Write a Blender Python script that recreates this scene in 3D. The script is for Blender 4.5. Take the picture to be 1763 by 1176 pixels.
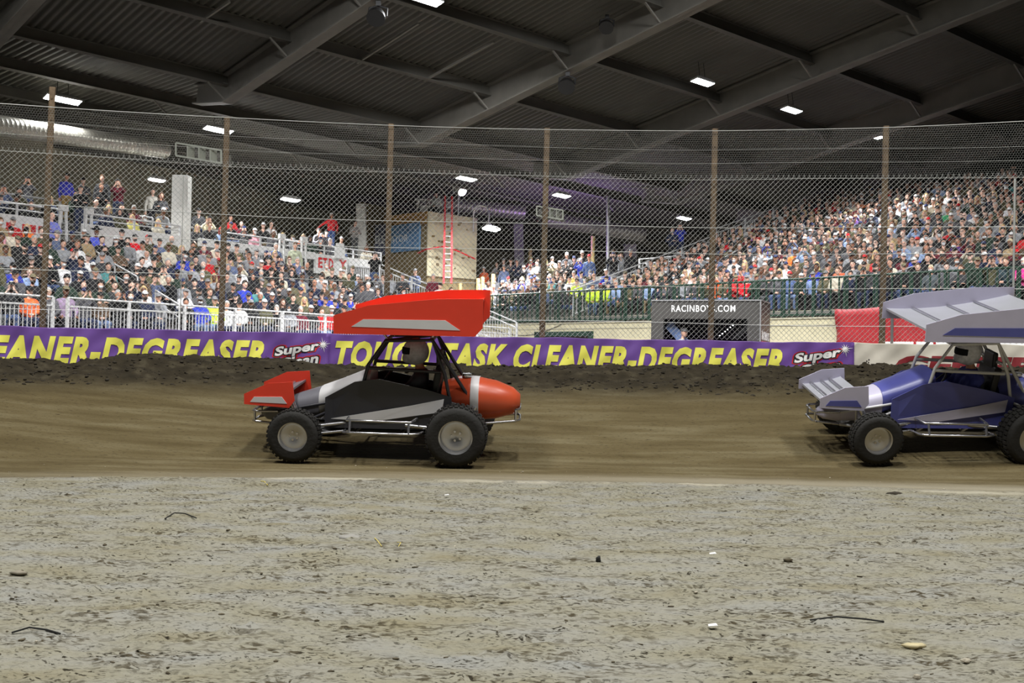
import bpy, bmesh, math, random
import numpy as np
from mathutils import Vector, Matrix

# ------------------------------------------------------------------ scene, camera, world, exposure
for o in list(bpy.data.objects):
    bpy.data.objects.remove(o, do_unlink=True)
scene = bpy.context.scene
COL = scene.collection
random.seed(7)
RNG = np.random.default_rng(11)

FPX, CX, CY = 2000.0, 881.5, 588.0            # focal length and centre, in pixels of the 1763x1176 frame
PITCH, ROLL = math.atan(32 / FPX), math.radians(1.04)
CAM = np.array([0, 0, 1.15])
cF = np.array([0, math.cos(PITCH), math.sin(PITCH)])
_R0 = np.array([1.0, 0, 0]); _U0 = np.array([0, -math.sin(PITCH), math.cos(PITCH)])
cR = _R0 * math.cos(ROLL) + _U0 * math.sin(ROLL)
cU = _U0 * math.cos(ROLL) - _R0 * math.sin(ROLL)
cam_data = bpy.data.cameras.new('camera')
cam_data.sensor_width = 36.0
cam_data.lens = 36.0 * FPX / 1763.0
cam_data.clip_end = 400
cam = bpy.data.objects.new('camera', cam_data)
COL.objects.link(cam)
M4 = Matrix(((cR[0], cU[0], -cF[0], CAM[0]), (cR[1], cU[1], -cF[1], CAM[1]), (cR[2], cU[2], -cF[2], CAM[2]), (0, 0, 0, 1)))
cam.matrix_world = M4
scene.camera = cam

world = bpy.data.worlds.new('world')
scene.world = world
world.use_nodes = True
world.node_tree.nodes['Background'].inputs[0].default_value = (0.55, 0.56, 0.6, 1)
world.node_tree.nodes['Background'].inputs[1].default_value = 0.03
scene.view_settings.view_transform = 'Standard'
scene.view_settings.look = 'None'
scene.view_settings.gamma = 1.0
scene.view_settings.use_curve_mapping = False
scene.view_settings.exposure = 0.0
scene.cycles.max_bounces = 5
scene.cycles.diffuse_bounces = 3
scene.cycles.glossy_bounces = 2
scene.cycles.transparent_max_bounces = 6
scene.cycles.caustics_reflective = False
scene.cycles.caustics_refractive = False
scene.cycles.sample_clamp_indirect = 6.0

HALL_LAMP_W = 370.0      # every hall lamp
FRONT_FILL_W = 860.0     # unseen fill lights added to brighten the stands and tower
TRACK_LAMP_W = 1150.0     # lamps of the infield roof bays above the track
def area_light(name, loc, size, power, color=(1, 1, 1), direction=(0, 0, -1), spread=180):
    d = bpy.data.lights.new(name, 'AREA')
    d.shape = 'RECTANGLE'; d.size = size[0]; d.size_y = size[1]
    d.energy = power; d.color = color; d.spread = math.radians(spread)
    o = bpy.data.objects.new(name, d); COL.objects.link(o)
    o.location = loc
    o.rotation_euler = Vector(direction).to_track_quat('-Z', 'Y').to_euler()
    return o
for i, (x, y, z) in enumerate([(-7, 2, 17), (1, 1, 18), (9, 2, 18), (-7, 10, 15.5), (1, 9.5, 16), (9, 10, 16.5)]):
    area_light('track_lamp', (x, y, z), (1.2, 1.2), TRACK_LAMP_W, (1.0, 0.985, 0.95))
for i, (x, y, z) in enumerate([(-13, 21, 12.7), (-6, 24, 12.9), (1, 26, 13.0), (7, 25, 13.6), (13, 23, 14.4), (-2, 33, 11.5)]):
    area_light('front_stand_fill', (x, y, z), (1.2, 0.8), FRONT_FILL_W, (0.98, 0.985, 1.0), direction=(-x * .01, .55, -.83), spread=110)  # added lights without fixtures, out of view, tilted towards the stands and tower
area_light('purple_stage_light', (2.6, 56.5, 6.3), (.4, .4), 130, (0.45, 0.2, 1.0), direction=(0.15, .2, 1))

# ------------------------------------------------------------------ helpers
def ray(px, py):
    return cF + cR * (px - CX) / FPX + cU * (CY - py) / FPX
def P(px, py, d):
    return CAM + ray(px, py) * d
def proj(p):
    d = np.asarray(p, float) - CAM
    z = d @ cF
    return CX + FPX * (d @ cR) / z, CY - FPX * (d @ cU) / z, z

ORD = ('first second third fourth fifth sixth seventh eighth ninth tenth eleventh twelfth thirteenth fourteenth fifteenth sixteenth seventeenth '
       'eighteenth nineteenth twentieth').split()
TENS = {20: 'twenty', 30: 'thirty', 40: 'forty', 50: 'fifty', 60: 'sixty'}
def ordinal(n):
    if n <= 20: return ORD[n - 1]
    t, u = n // 10 * 10, n % 10
    if u == 0: return TENS[t][:-1] + 'ieth'
    return TENS[t] + '-' + ORD[u - 1]

def tag(o, label=None, cat=None, group=None, kind=None):
    if label: o['label'] = label
    if cat: o['category'] = cat
    if group: o['group'] = group
    if kind: o['kind'] = kind
    return o
def empty(name, loc=(0, 0, 0), rz=0.0):
    o = bpy.data.objects.new(name, None); COL.objects.link(o)
    o.location = loc; o.rotation_euler = (0, 0, rz)
    return o
def mesh_obj(name, me, parent=None):
    o = bpy.data.objects.new(name, me); COL.objects.link(o)
    if parent is not None: o.parent = parent
    return o
def np_mesh(name, V, Fq, mats=(), smooth=False, midx=None):
    """V (n,3), Fq (m,k) with constant k"""
    V = np.asarray(V, np.float32); Fq = np.asarray(Fq, np.int32)
    me = bpy.data.meshes.new(name)
    k = Fq.shape[1]
    me.vertices.add(len(V)); me.vertices.foreach_set('co', V.ravel())
    me.loops.add(Fq.size); me.loops.foreach_set('vertex_index', Fq.ravel())
    me.polygons.add(len(Fq)); me.polygons.foreach_set('loop_start', np.arange(0, Fq.size, k, dtype=np.int32))
    if smooth: me.polygons.foreach_set('use_smooth', np.ones(len(Fq), bool))
    for m in mats: me.materials.append(m)
    if midx is not None: me.polygons.foreach_set('material_index', np.asarray(midx, np.int32))
    me.update(calc_edges=True)
    return me

class MB:
    def __init__(s): s.v = []; s.f = []; s.m = []
    def add(s, vs, fs, m=0):
        b = len(s.v); s.v += [tuple(map(float, p)) for p in vs]
        for f in fs: s.f.append(tuple(b + i for i in f)); s.m.append(m)
    def hexa(s, p, m=0):
        """8 corners: bottom 0-3 ccw, top 4-7 ccw"""
        s.add(p, [(0, 3, 2, 1), (4, 5, 6, 7), (0, 1, 5, 4), (1, 2, 6, 5), (2, 3, 7, 6), (3, 0, 4, 7)], m)
    def box(s, c, size, rot=None, m=0):
        x, y, z = [q / 2 for q in size]
        p = [(-x, -y, -z), (x, -y, -z), (x, y, -z), (-x, y, -z), (-x, -y, z), (x, -y, z), (x, y, z), (-x, y, z)]
        if rot is not None: p = [tuple(rot @ Vector(q)) for q in p]
        s.hexa([(q[0] + c[0], q[1] + c[1], q[2] + c[2]) for q in p], m)
    def bar(s, a, b, w, h, m=0, up=(0, 0, 1)):
        a, b, up = Vector(a), Vector(b), Vector(up)
        d = (b - a).normalized()
        r = d.cross(up)
        if r.length < 1e-4: r = d.cross(Vector((1, 0, 0)))
        r.normalize(); u = r.cross(d)
        p = []
        for z in (-h / 2, h / 2):
            p += [a - r * w / 2 + u * z, a + r * w / 2 + u * z, b + r * w / 2 + u * z, b - r * w / 2 + u * z]
        s.hexa(p, m)
    def tube(s, path, r, n=8, m=0, caps=True, closed=False):
        pts = [Vector(p) for p in path]
        N = len(pts)
        rs = r if isinstance(r, (list, tuple)) else [r] * N
        rings = []; up = None
        for i, p in enumerate(pts):
            if closed: d = pts[(i + 1) % N] - pts[i - 1]
            else: d = pts[min(i + 1, N - 1)] - pts[max(i - 1, 0)]
            d.normalize()
            if up is None:
                up = Vector((0, 0, 1)) if abs(d.z) < .9 else Vector((1, 0, 0))
            x = d.cross(up); x.normalize(); y = x.cross(d); y.normalize(); up = y
            rings.append([p + (x * math.cos(2 * math.pi * k / n) + y * math.sin(2 * math.pi * k / n)) * rs[i] for k in range(n)])
        vs = [q for R_ in rings for q in R_]
        fs = []
        for i in range(N if closed else N - 1):
            j = (i + 1) % N
            for k in range(n):
                k2 = (k + 1) % n
                fs.append((i * n + k, i * n + k2, j * n + k2, j * n + k))
        if caps and not closed:
            fs.append(tuple(range(n))[::-1]); fs.append(tuple((N - 1) * n + k for k in range(n)))
        s.add(vs, fs, m)
    def lathe(s, prof, n=24, axis='z', c=(0, 0, 0), m=0, closed=False):
        """prof [(r, h)] around an axis"""
        vs = []
        for r, h in prof:
            for k in range(n):
                a = 2 * math.pi * k / n
                x, y = r * math.cos(a), r * math.sin(a)
                q = (x, y, h) if axis == 'z' else ((x, h, y) if axis == 'y' else (h, x, y))
                vs.append((q[0] + c[0], q[1] + c[1], q[2] + c[2]))
        fs = []
        L = len(prof)
        for i in range(L if closed else L - 1):
            j = (i + 1) % L
            for k in range(n):
                k2 = (k + 1) % n
                fs.append((i * n + k, i * n + k2, j * n + k2, j * n + k))
        s.add(vs, fs, m)
    def loft(s, rings, m=0, caps=True):
        n = len(rings[0]); vs = [q for R_ in rings for q in R_]; fs = []
        for i in range(len(rings) - 1):
            for k in range(n):
                k2 = (k + 1) % n
                fs.append((i * n + k, i * n + k2, (i + 1) * n + k2, (i + 1) * n + k))
        if caps:
            fs.append(tuple(range(n))[::-1]); fs.append(tuple((len(rings) - 1) * n + k for k in range(n)))
        s.add(vs, fs, m)
    def build(s, name, mats, parent=None, smooth=False, bevel=0.0):
        me = bpy.data.meshes.new(name)
        me.from_pydata(s.v, [], s.f)
        for m in (mats if isinstance(mats, (list, tuple)) else [mats]): me.materials.append(m)
        me.polygons.foreach_set('material_index', np.array(s.m, np.int32))
        bm = bmesh.new(); bm.from_mesh(me); bmesh.ops.recalc_face_normals(bm, faces=bm.faces); bm.to_mesh(me); bm.free()
        if smooth:
            me.polygons.foreach_set('use_smooth', np.ones(len(me.polygons), bool))
            try: me.set_sharp_from_angle(angle=math.radians(50))
            except Exception: pass
        me.update()
        o = mesh_obj(name, me, parent)
        if bevel:
            b = o.modifiers.new('bevel', 'BEVEL'); b.width = bevel; b.segments = 2; b.limit_method = 'ANGLE'
        return o

# ------------------------------------------------------------------ materials
def srgb(r, g, b):
    f = lambda c: (c / 255 / 12.92) if c / 255 <= .04045 else ((c / 255 + .055) / 1.055) ** 2.4
    return (f(r), f(g), f(b), 1.0)
def _new(name):
    m = bpy.data.materials.new(name); m.use_nodes = True
    nt = m.node_tree
    return m, nt, nt.nodes['Principled BSDF']
def mat(name, col, rough=.6, metal=0.0, noise=.0, scale=8.0, bump=0.0, bscale=None, spec=.5, stretch=(1, 1, 1), emit=None):
    m, nt, b = _new(name)
    b.inputs['Roughness'].default_value = rough; b.inputs['Metallic'].default_value = metal
    b.inputs['Specular IOR Level'].default_value = spec
    b.inputs['Base Color'].default_value = col
    if emit:
        b.inputs['Emission Color'].default_value = col; b.inputs['Emission Strength'].default_value = emit
    if noise or bump:
        tc = nt.nodes.new('ShaderNodeTexCoord'); mp = nt.nodes.new('ShaderNodeMapping')
        mp.inputs['Scale'].default_value = stretch
        nt.links.new(tc.outputs['Object'], mp.inputs['Vector'])
    if noise:
        n = nt.nodes.new('ShaderNodeTexNoise'); n.inputs['Scale'].default_value = scale; n.inputs['Detail'].default_value = 5
        nt.links.new(mp.outputs[0], n.inputs['Vector'])
        r = nt.nodes.new('ShaderNodeMapRange'); r.inputs['From Min'].default_value = .3; r.inputs['From Max'].default_value = .7
        r.inputs['To Min'].default_value = 1 - noise; r.inputs['To Max'].default_value = 1 + noise * .6
        nt.links.new(n.outputs['Fac'], r.inputs['Value'])
        mx = nt.nodes.new('ShaderNodeVectorMath'); mx.operation = 'SCALE'; mx.inputs[0].default_value = col[:3]
        nt.links.new(r.outputs[0], mx.inputs['Scale']); nt.links.new(mx.outputs[0], b.inputs['Base Color'])
    if bump:
        n2 = nt.nodes.new('ShaderNodeTexNoise'); n2.inputs['Scale'].default_value = bscale or scale * 3; n2.inputs['Detail'].default_value = 4
        nt.links.new(mp.outputs[0], n2.inputs['Vector'])
        bp = nt.nodes.new('ShaderNodeBump'); bp.inputs['Strength'].default_value = bump; bp.inputs['Distance'].default_value = .02
        nt.links.new(n2.outputs['Fac'], bp.inputs['Height']); nt.links.new(bp.outputs[0], b.inputs['Normal'])
    return m
def objcol(name, rough=.85, noise=.15, scale=30.0, spec=.25):
    """colour of the object itself (cloth, hair, skin) with a little woven variation"""
    m, nt, b = _new(name)
    b.inputs['Roughness'].default_value = rough; b.inputs['Specular IOR Level'].default_value = spec
    oi = nt.nodes.new('ShaderNodeObjectInfo'); tc = nt.nodes.new('ShaderNodeTexCoord')
    n = nt.nodes.new('ShaderNodeTexNoise'); n.inputs['Scale'].default_value = scale
    nt.links.new(tc.outputs['Object'], n.inputs['Vector'])
    r = nt.nodes.new('ShaderNodeMapRange'); r.inputs['From Min'].default_value = .3; r.inputs['From Max'].default_value = .7
    r.inputs['To Min'].default_value = 1 - noise; r.inputs['To Max'].default_value = 1 + noise
    nt.links.new(n.outputs['Fac'], r.inputs['Value'])
    mx = nt.nodes.new('ShaderNodeVectorMath'); mx.operation = 'SCALE'
    nt.links.new(oi.outputs['Color'], mx.inputs[0]); nt.links.new(r.outputs[0], mx.inputs['Scale'])
    nt.links.new(mx.outputs[0], b.inputs['Base Color'])
    return m
def attrcol(name, attr='colour', rough=.85):
    m, nt, b = _new(name)
    b.inputs['Roughness'].default_value = rough; b.inputs['Specular IOR Level'].default_value = .25
    a = nt.nodes.new('ShaderNodeAttribute'); a.attribute_name = attr
    nt.links.new(a.outputs['Color'], b.inputs['Base Color'])
    return m

M = {}
M['white_alu'] = mat('painted_white_aluminium', srgb(205, 205, 205), .45, 0.0, .08, 6)
M['alu'] = mat('aluminium', srgb(170, 170, 172), .4, .7, .1, 6)
M['galv'] = mat('galvanised_wire', srgb(188, 190, 186), .4, .35)
M['galv_thin'] = mat('galvanised_netting', srgb(150, 151, 146), .5, .3)
M['rust'] = mat('rusty_post_steel', srgb(112, 94, 72), .8, .0, .35, 9, .3)
M['concrete'] = mat('pale_concrete', srgb(190, 184, 160), .85, 0, .18, 2.5, .2)
M['dark_concrete'] = mat('dark_concrete', srgb(92, 88, 80), .9, 0, .2, 1.2, .2)
M['step_concrete'] = mat('grey_step_concrete', srgb(120, 118, 112), .9, 0, .2, 2.5)
M['beige_wall'] = mat('beige_painted_wall', srgb(205, 197, 165), .75, 0, .12, 1.6)
M['green'] = mat('dark_green_paint', srgb(34, 62, 48), .5, 0, .2, 12)
M['roof'] = mat('dark_roof_deck', srgb(88, 86, 78), .7, 0, .15, .8)
M['beam'] = mat('grey_beam_paint', srgb(122, 119, 111), .65, 0, .15, 1.5)
M['purlin'] = mat('dark_purlin_paint', srgb(92, 90, 83), .7, 0, .1, 2)
M['duct'] = mat('spiral_duct_metal', srgb(185, 182, 170), .35, .6, .2, 3)
M['black'] = mat('black_plastic', srgb(22, 22, 23), .5)
M['blackmetal'] = mat('black_metal', srgb(30, 30, 31), .45, .3)
M['white'] = mat('white_paint', srgb(225, 225, 222), .6, 0, .06, 3)
M['column'] = mat('white_column_paint', srgb(222, 221, 214), .7, 0, .1, 1.5)
M['lamp'] = mat('lit_lamp_lens', (1, 1, 1, 1), .5, emit=60.0)
M['lampbody'] = mat('lamp_housing', srgb(190, 190, 188), .5)
M['lampwarm'] = mat('lit_work_lamp', (1, 1, 1, 1), .5, emit=14.0)
M['purple'] = mat('purple_vinyl', srgb(114, 80, 158), .42, 0, .08, 3, .0)
M['yellow'] = mat('yellow_print', srgb(244, 240, 104), .45)
M['whitevinyl'] = mat('white_vinyl', srgb(214, 208, 194), .5, 0, .1, 3)
M['maroonprint'] = mat('dark_red_print', srgb(138, 44, 50), .5, 0, .1, 5)
M['redprint'] = mat('red_print', srgb(205, 40, 45), .5)
M['blackprint'] = mat('black_print', srgb(45, 42, 48), .5)
M['whiteprint'] = mat('white_print', srgb(240, 240, 238), .5)
M['greyprint'] = mat('grey_print', srgb(120, 120, 120), .5)
M['redvinyl'] = mat('red_vinyl', srgb(168, 40, 46), .5, 0, .15, 2)
M['plywood'] = mat('beige_plywood', srgb(212, 203, 170), .8, 0, .12, 1.5)
M['orangeply'] = mat('orange_plywood', srgb(196, 150, 84), .8, 0, .15, 2)
M['brownwall'] = mat('tan_block_wall', srgb(150, 132, 96), .85, 0, .2, 1)
M['signblue'] = mat('blue_sign', srgb(112, 160, 208), .5, 0, .08, .6)
M['signdark'] = mat('slate_sign', srgb(92, 96, 116), .5, 0, .1, 2)
M['wood'] = mat('timber', srgb(168, 146, 96), .8, 0, .2, 6, stretch=(4, 4, .6))
M['ladder'] = mat('red_fibreglass', srgb(205, 38, 48), .45)
M['booth'] = mat('black_booth_panel', srgb(60, 58, 56), .4, 0, .12, 2)
M['glassdark'] = mat('booth_back_panel', srgb(34, 33, 44), .15)
M['steelblue'] = mat('pale_blue_panel', srgb(150, 180, 240), .4)
M['shutter'] = mat('roller_shutter', srgb(160, 164, 150), .6)
M['orangeplastic'] = mat('orange_plastic', srgb(255, 100, 50), .6)
M['rope'] = mat('red_rope', srgb(205, 30, 40), .7)
M['cloth'] = objcol('cloth')
M['skin'] = objcol('skin', .6, .08, 25, .3)
M['hair'] = objcol('hair', .75, .25, 60)
M['eye'] = mat('dark_eye', srgb(38, 28, 24), .3)
M['lip'] = mat('lip', srgb(150, 86, 78), .5)
M['crowd'] = attrcol('crowd_colours')
# ------------------------------------------------------------------ noise
def vnoise(x, y, seed=0):
    rs = np.random.default_rng(seed); T = rs.random((256, 256))
    xi = np.floor(x).astype(int); yi = np.floor(y).astype(int)
    fx = x - xi; fy = y - yi; fx = fx * fx * (3 - 2 * fx); fy = fy * fy * (3 - 2 * fy)
    g = lambda a, b: T[a % 256, b % 256]
    return (g(xi, yi) * (1 - fx) + g(xi + 1, yi) * fx) * (1 - fy) + (g(xi, yi + 1) * (1 - fx) + g(xi + 1, yi + 1) * fx) * fy
def fbm(x, y, seed=0, o=4):
    t = 0; a = .5; n = 0
    for i in range(o):
        t = t + a * vnoise(x * 2 ** i, y * 2 ** i, seed + i); n += a; a *= .5
    return t / n - .5

# ------------------------------------------------------------------ the outer wall's line in plan
BAR_TOP = 1.48
def wall_depth_px(px): return 17.15 - 1.05 * ((px - 1000) / 880.0) ** 2
_wp = []
for px in np.arange(-420, 2240, 20):
    d = wall_depth_px(px); q = P(px, 605 + (px - CX) * .018, d); _wp.append((px, q[0], q[1]))
_wp = np.array(_wp)
_ws = np.concatenate([[0], np.cumsum(np.hypot(np.diff(_wp[:, 1]), np.diff(_wp[:, 2])))])
def W_arc(px): return float(np.interp(px, _wp[:, 0], _ws))
def W_pt(s):
    return np.array([np.interp(s, _ws, _wp[:, 1]), np.interp(s, _ws, _wp[:, 2])])
def W_nrm(s):
    a, b = W_pt(s - .3), W_pt(s + .3); t = (b - a) / np.linalg.norm(b - a)
    return np.array([t[1], -t[0]])            # towards the track
def wall_y_at(x): return np.interp(x, _wp[:, 1], _wp[:, 2])

# ------------------------------------------------------------------ ground
_bx = np.array([-60, 0, 62, 84, 118, 142, 180, 300, 400, 480, 560, 650, 900, 1000, 1200, 1350, 1470, 1763, 1850])
_by = np.array([622, 622, 623, 628, 628, 622, 614, 613, 618, 622, 630, 631, 632, 631, 631, 634, 632, 637, 638])
_bX, _bZ = [], []
for a, b in zip(_bx, _by):
    q = P(a, b, wall_depth_px(a) - .85); _bX.append(q[0]); _bZ.append(q[2])
def ground_z(X, Y, detail=True):
    X = np.asarray(X, float); Y = np.asarray(Y, float)
    wy = wall_y_at(X)
    t = Y - (wy - 17.1)
    top = np.interp(X, _bX, _bZ)
    z = np.interp(t, [-5, 10.9, 12.0, 12.7, 14.0, 15.3, 15.75, 16.25, 16.6, 17.3], [0, 0, .01, .05, .36, .74, .84, 1.0, 1.0, .9])
    k = np.clip((t - 15.5) / .7, 0, 1)
    z = z + k * (top - 1.0)
    if detail:
        fl = np.clip((11.0 - t) / .5, 0, 1)
        berm = np.clip((t - 15.1) / .6, 0, 1)
        z = z + fl * (fbm(X * 1.1, Y * 1.6, 1) * .05 + fbm(X * 5, Y * 9, 5, 3) * .022 + np.maximum(fbm(X * 13, Y * 26, 9, 2) - .12, 0) * .07
                      - np.maximum(fbm(X * 9, Y * 20, 31, 2) - .16, 0) * .12)
        z = z + np.clip((t - 10.9) / .4, 0, 1) * (1 - berm) * fbm(X * 4, Y * 8, 15, 3) * .014
        z = z + berm * (fbm(X * 2.2, Y * 3, 21) * .12 + np.maximum(fbm(X * 7, Y * 9, 25, 3) - .05, 0) * .16)
        z = z + np.exp(-((t - 10.95) / .12) ** 2) * .02 * (1 + fbm(X * 3, Y, 40))
    return z
def build_ground():
    xs = np.concatenate([np.arange(-16, -7, .12), np.arange(-7, 7, .04), np.arange(7, 16.01, .12)])
    ys = np.concatenate([np.arange(-6, 2.6, .3), np.arange(2.6, 6.5, .028), np.arange(6.5, 12, .04), np.arange(12, 17.4, .045)])
    X, Y = np.meshgrid(xs, ys)
    Z = ground_z(X, Y)
    V = np.stack([X, Y, Z], -1).reshape(-1, 3)
    nx, ny = len(xs), len(ys)
    i = np.arange(nx - 1)[None, :] + nx * np.arange(ny - 1)[:, None]
    Fq = np.stack([i, i + 1, i + 1 + nx, i + nx], -1).reshape(-1, 4)
    m, nt, b = _new('track_dirt')
    N = nt.nodes.new; Lk = nt.links.new
    b.inputs['Roughness'].default_value = .92; b.inputs['Specular IOR Level'].default_value = .2
    tc = N('ShaderNodeTexCoord')
    def noise(scale, stretch, detail=5, dist=0.0):
        mp = N('ShaderNodeMapping'); mp.inputs['Scale'].default_value = stretch; Lk(tc.outputs['Object'], mp.inputs['Vector'])
        n = N('ShaderNodeTexNoise'); n.inputs['Scale'].default_value = scale; n.inputs['Detail'].default_value = detail
        n.inputs['Distortion'].default_value = dist
        Lk(mp.outputs[0], n.inputs['Vector']); return n.outputs['Fac']
    def ramp(f, stops):
        r = N('ShaderNodeValToRGB'); e = r.color_ramp.elements
        e[0].position, e[0].color = stops[0]; e[1].position, e[1].color = stops[-1]
        for p, c in stops[1:-1]:
            q = e.new(p); q.color = c
        Lk(f, r.inputs['Fac']); return r.outputs['Color']
    def mix(f, a, c):
        x = N('ShaderNodeMix'); x.data_type = 'RGBA'
        if isinstance(f, float): x.inputs[0].default_value = f
        else: Lk(f, x.inputs[0])
        Lk(a, x.inputs[6]); Lk(c, x.inputs[7]); return x.outputs[2]
    # dry infield crust: grey clay, tan patches, damp crumbs, painted clod shade
    crust = ramp(noise(1.6, (1, 2.2, 1), 6), [(.28, srgb(130, 124, 102)), (.44, srgb(138, 135, 119)), (.56, srgb(141, 139, 128)), (.74, srgb(139, 140, 136))])
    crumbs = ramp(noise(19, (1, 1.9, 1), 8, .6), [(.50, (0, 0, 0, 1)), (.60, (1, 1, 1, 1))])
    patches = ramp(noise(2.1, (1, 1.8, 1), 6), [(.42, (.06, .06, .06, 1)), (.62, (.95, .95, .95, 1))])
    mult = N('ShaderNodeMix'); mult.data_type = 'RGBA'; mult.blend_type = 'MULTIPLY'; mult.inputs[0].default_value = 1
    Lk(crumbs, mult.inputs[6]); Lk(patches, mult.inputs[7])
    damp = N('ShaderNodeRGB'); damp.outputs[0].default_value = srgb(66, 58, 40)  # damp soil and the shade of small hollows, both put into this colour
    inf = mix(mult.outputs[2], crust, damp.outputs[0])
    speck_shade = ramp(noise(46, (.8, 1.5, 1), 4, .3), [(.555, (0, 0, 0, 1)), (.625, (1, 1, 1, 1))])
    dark = N('ShaderNodeRGB'); dark.outputs[0].default_value = srgb(40, 35, 23)  # dark specks paint in the shade of tiny holes and clods
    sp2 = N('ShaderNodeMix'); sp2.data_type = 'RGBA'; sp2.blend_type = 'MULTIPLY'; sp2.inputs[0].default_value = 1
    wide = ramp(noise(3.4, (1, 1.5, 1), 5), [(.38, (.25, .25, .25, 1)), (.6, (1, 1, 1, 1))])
    Lk(speck_shade, sp2.inputs[6]); Lk(wide, sp2.inputs[7])
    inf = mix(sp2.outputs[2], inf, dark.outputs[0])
    # racing surface: brown, streaked along the direction of travel
    trk = ramp(noise(2.2, (.35, 2.4, 1), 6), [(.3, srgb(84, 73, 47)), (.5, srgb(97, 86, 59)), (.72, srgb(115, 106, 80))])
    tcr = ramp(noise(22, (.8, 2.4, 1), 6), [(.58, (0, 0, 0, 1)), (.72, (1, 1, 1, 1))])
    dk = N('ShaderNodeRGB'); dk.outputs[0].default_value = srgb(62, 52, 34)
    trk = mix(tcr, trk, dk.outputs[0])
    berm = ramp(noise(5, (1, 1.4, 1), 6), [(.3, srgb(40, 35, 25)), (.55, srgb(54, 48, 36)), (.75, srgb(76, 70, 55))])
    att = N('ShaderNodeAttribute'); att.attribute_name = 'zone'
    sep = N('ShaderNodeSeparateColor'); Lk(att.outputs['Color'], sep.inputs[0])
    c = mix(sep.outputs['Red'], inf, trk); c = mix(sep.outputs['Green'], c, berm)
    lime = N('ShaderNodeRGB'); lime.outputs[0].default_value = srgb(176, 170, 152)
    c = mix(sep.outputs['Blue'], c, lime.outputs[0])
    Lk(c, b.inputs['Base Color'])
    bp = N('ShaderNodeBump'); bp.inputs['Strength'].default_value = .85; bp.inputs['Distance'].default_value = .022
    Lk(noise(30, (1, 1.5, 1), 6), bp.inputs['Height']); Lk(bp.outputs[0], b.inputs['Normal'])
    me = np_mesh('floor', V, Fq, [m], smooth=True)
    t = (Y - (wall_y_at(X) - 17.1)).ravel(); x = X.ravel()
    edge = 10.85 + .12 * (fbm(x * .6, x * 0, 60) + fbm(x * 3, t * 2, 61) * .5)
    zone = np.zeros((len(V), 4), np.float32); zone[:, 3] = 1
    zone[:, 0] = np.clip((t - edge) / .25, 0, 1)
    zone[:, 1] = np.clip((t - 14.75 + .5 * fbm(x * .8, t, 66)) / .9, 0, 1)
    ln = np.exp(-((t - edge - .02) / .035) ** 2) * np.clip((fbm(x * 2.2, t * .2, 62) - .02) * 14, 0, 1)
    pale = np.exp(-((t - edge - .42) / .34) ** 2) * np.clip(.55 + x * .07, .12, .95) * .6
    zone[:, 2] = np.clip(ln * .75 + pale, 0, 1)
    a = me.color_attributes.new('zone', 'FLOAT_COLOR', 'POINT'); a.data.foreach_set('color', zone.ravel())
    o = mesh_obj('floor', me)
    tag(o, 'rough grey and brown dirt of the infield and banked race track', 'floor', kind='structure')
build_ground()
mb = MB(); mb.add([(-60, 16.9, 0), (60, 16.9, 0), (60, 110, 0), (-60, 110, 0)], [(0, 1, 2, 3)])
tag(mb.build('floor', M['dark_concrete']), 'dark concourse floor behind the track wall', 'floor', kind='structure')

# loose dirt on the infield and the berm
def ico(r, seed, sub=1, sq=(1, 1, 1)):
    bm = bmesh.new(); bmesh.ops.create_icosphere(bm, subdivisions=sub, radius=1)
    rs = random.Random(seed)
    ph = [rs.uniform(0, 6) for _ in range(3)]
    V = []
    for v in bm.verts:
        c = v.co; k = 1 + .28 * math.sin(3.1 * c.x + ph[0]) * math.cos(2.7 * c.y + ph[1]) + .2 * math.sin(4.3 * c.z + ph[2]) + rs.uniform(-.12, .12)
        V.append((c.x * k * r * sq[0], c.y * k * r * sq[1], c.z * k * r * sq[2]))
    Fs = [tuple(v.index for v in f.verts) for f in bm.faces]; bm.free()
    return np.array(V), np.array(Fs)
def scatter(n, yr, rr, seed, xs=.48):
    rs = np.random.default_rng(seed); protos = [ico(1, seed * 10 + i, 1) for i in range(6)]
    VV, FF = [], []; base = 0
    for i in range(n):
        u = rs.random(); y = yr[0] + (yr[1] - yr[0]) * u ** .8
        x = rs.uniform(-1, 1) * (y * xs + .3)
        if y > 11: y += wall_y_at(x) - 17.1
        r = rr[0] + (rr[1] - rr[0]) * rs.random() ** 3
        v, f = protos[i % 6]; a = rs.uniform(0, 6.28); ca, sa = math.cos(a), math.sin(a)
        sx, sy, sz = r * rs.uniform(.8, 1.7), r * rs.uniform(.6, 1.1), r * rs.uniform(.35, .7)
        q = np.stack([v[:, 0] * sx * ca - v[:, 1] * sy * sa, v[:, 0] * sx * sa + v[:, 1] * sy * ca, v[:, 2] * sz], -1)
        q += (x, y, float(ground_z(x, y)) + sz * .25)
        VV.append(q); FF.append(f + base); base += len(v)
    return np.concatenate(VV), np.concatenate(FF)
M['crumb'] = mat('damp_dirt_crumbs', srgb(88, 80, 62), .95, 0, .3, 12)
M['clod'] = mat('dark_berm_clods', srgb(50, 44, 33), .95, 0, .3, 8)
M['pebble'] = mat('pale_pebbles', srgb(178, 170, 152), .8, 0, .2, 20)
v, f = scatter(1500, (3.2, 10.7), (.003, .012), 3)
tag(mesh_obj('dirt_crumbs', np_mesh('dirt_crumbs', v, f, [M['crumb']])), 'brown dirt crumbs strewn over the pale infield crust', 'dirt', kind='stuff')
v, f = scatter(170, (3.4, 12.3), (.004, .011), 4)
tag(mesh_obj('gravel_bits', np_mesh('gravel_bits', v, f, [M['pebble']])), 'pale gravel bits scattered on the infield', 'gravel', kind='stuff')
v, f = scatter(2600, (15.3, 16.6), (.008, .036), 5, .5)
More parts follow.
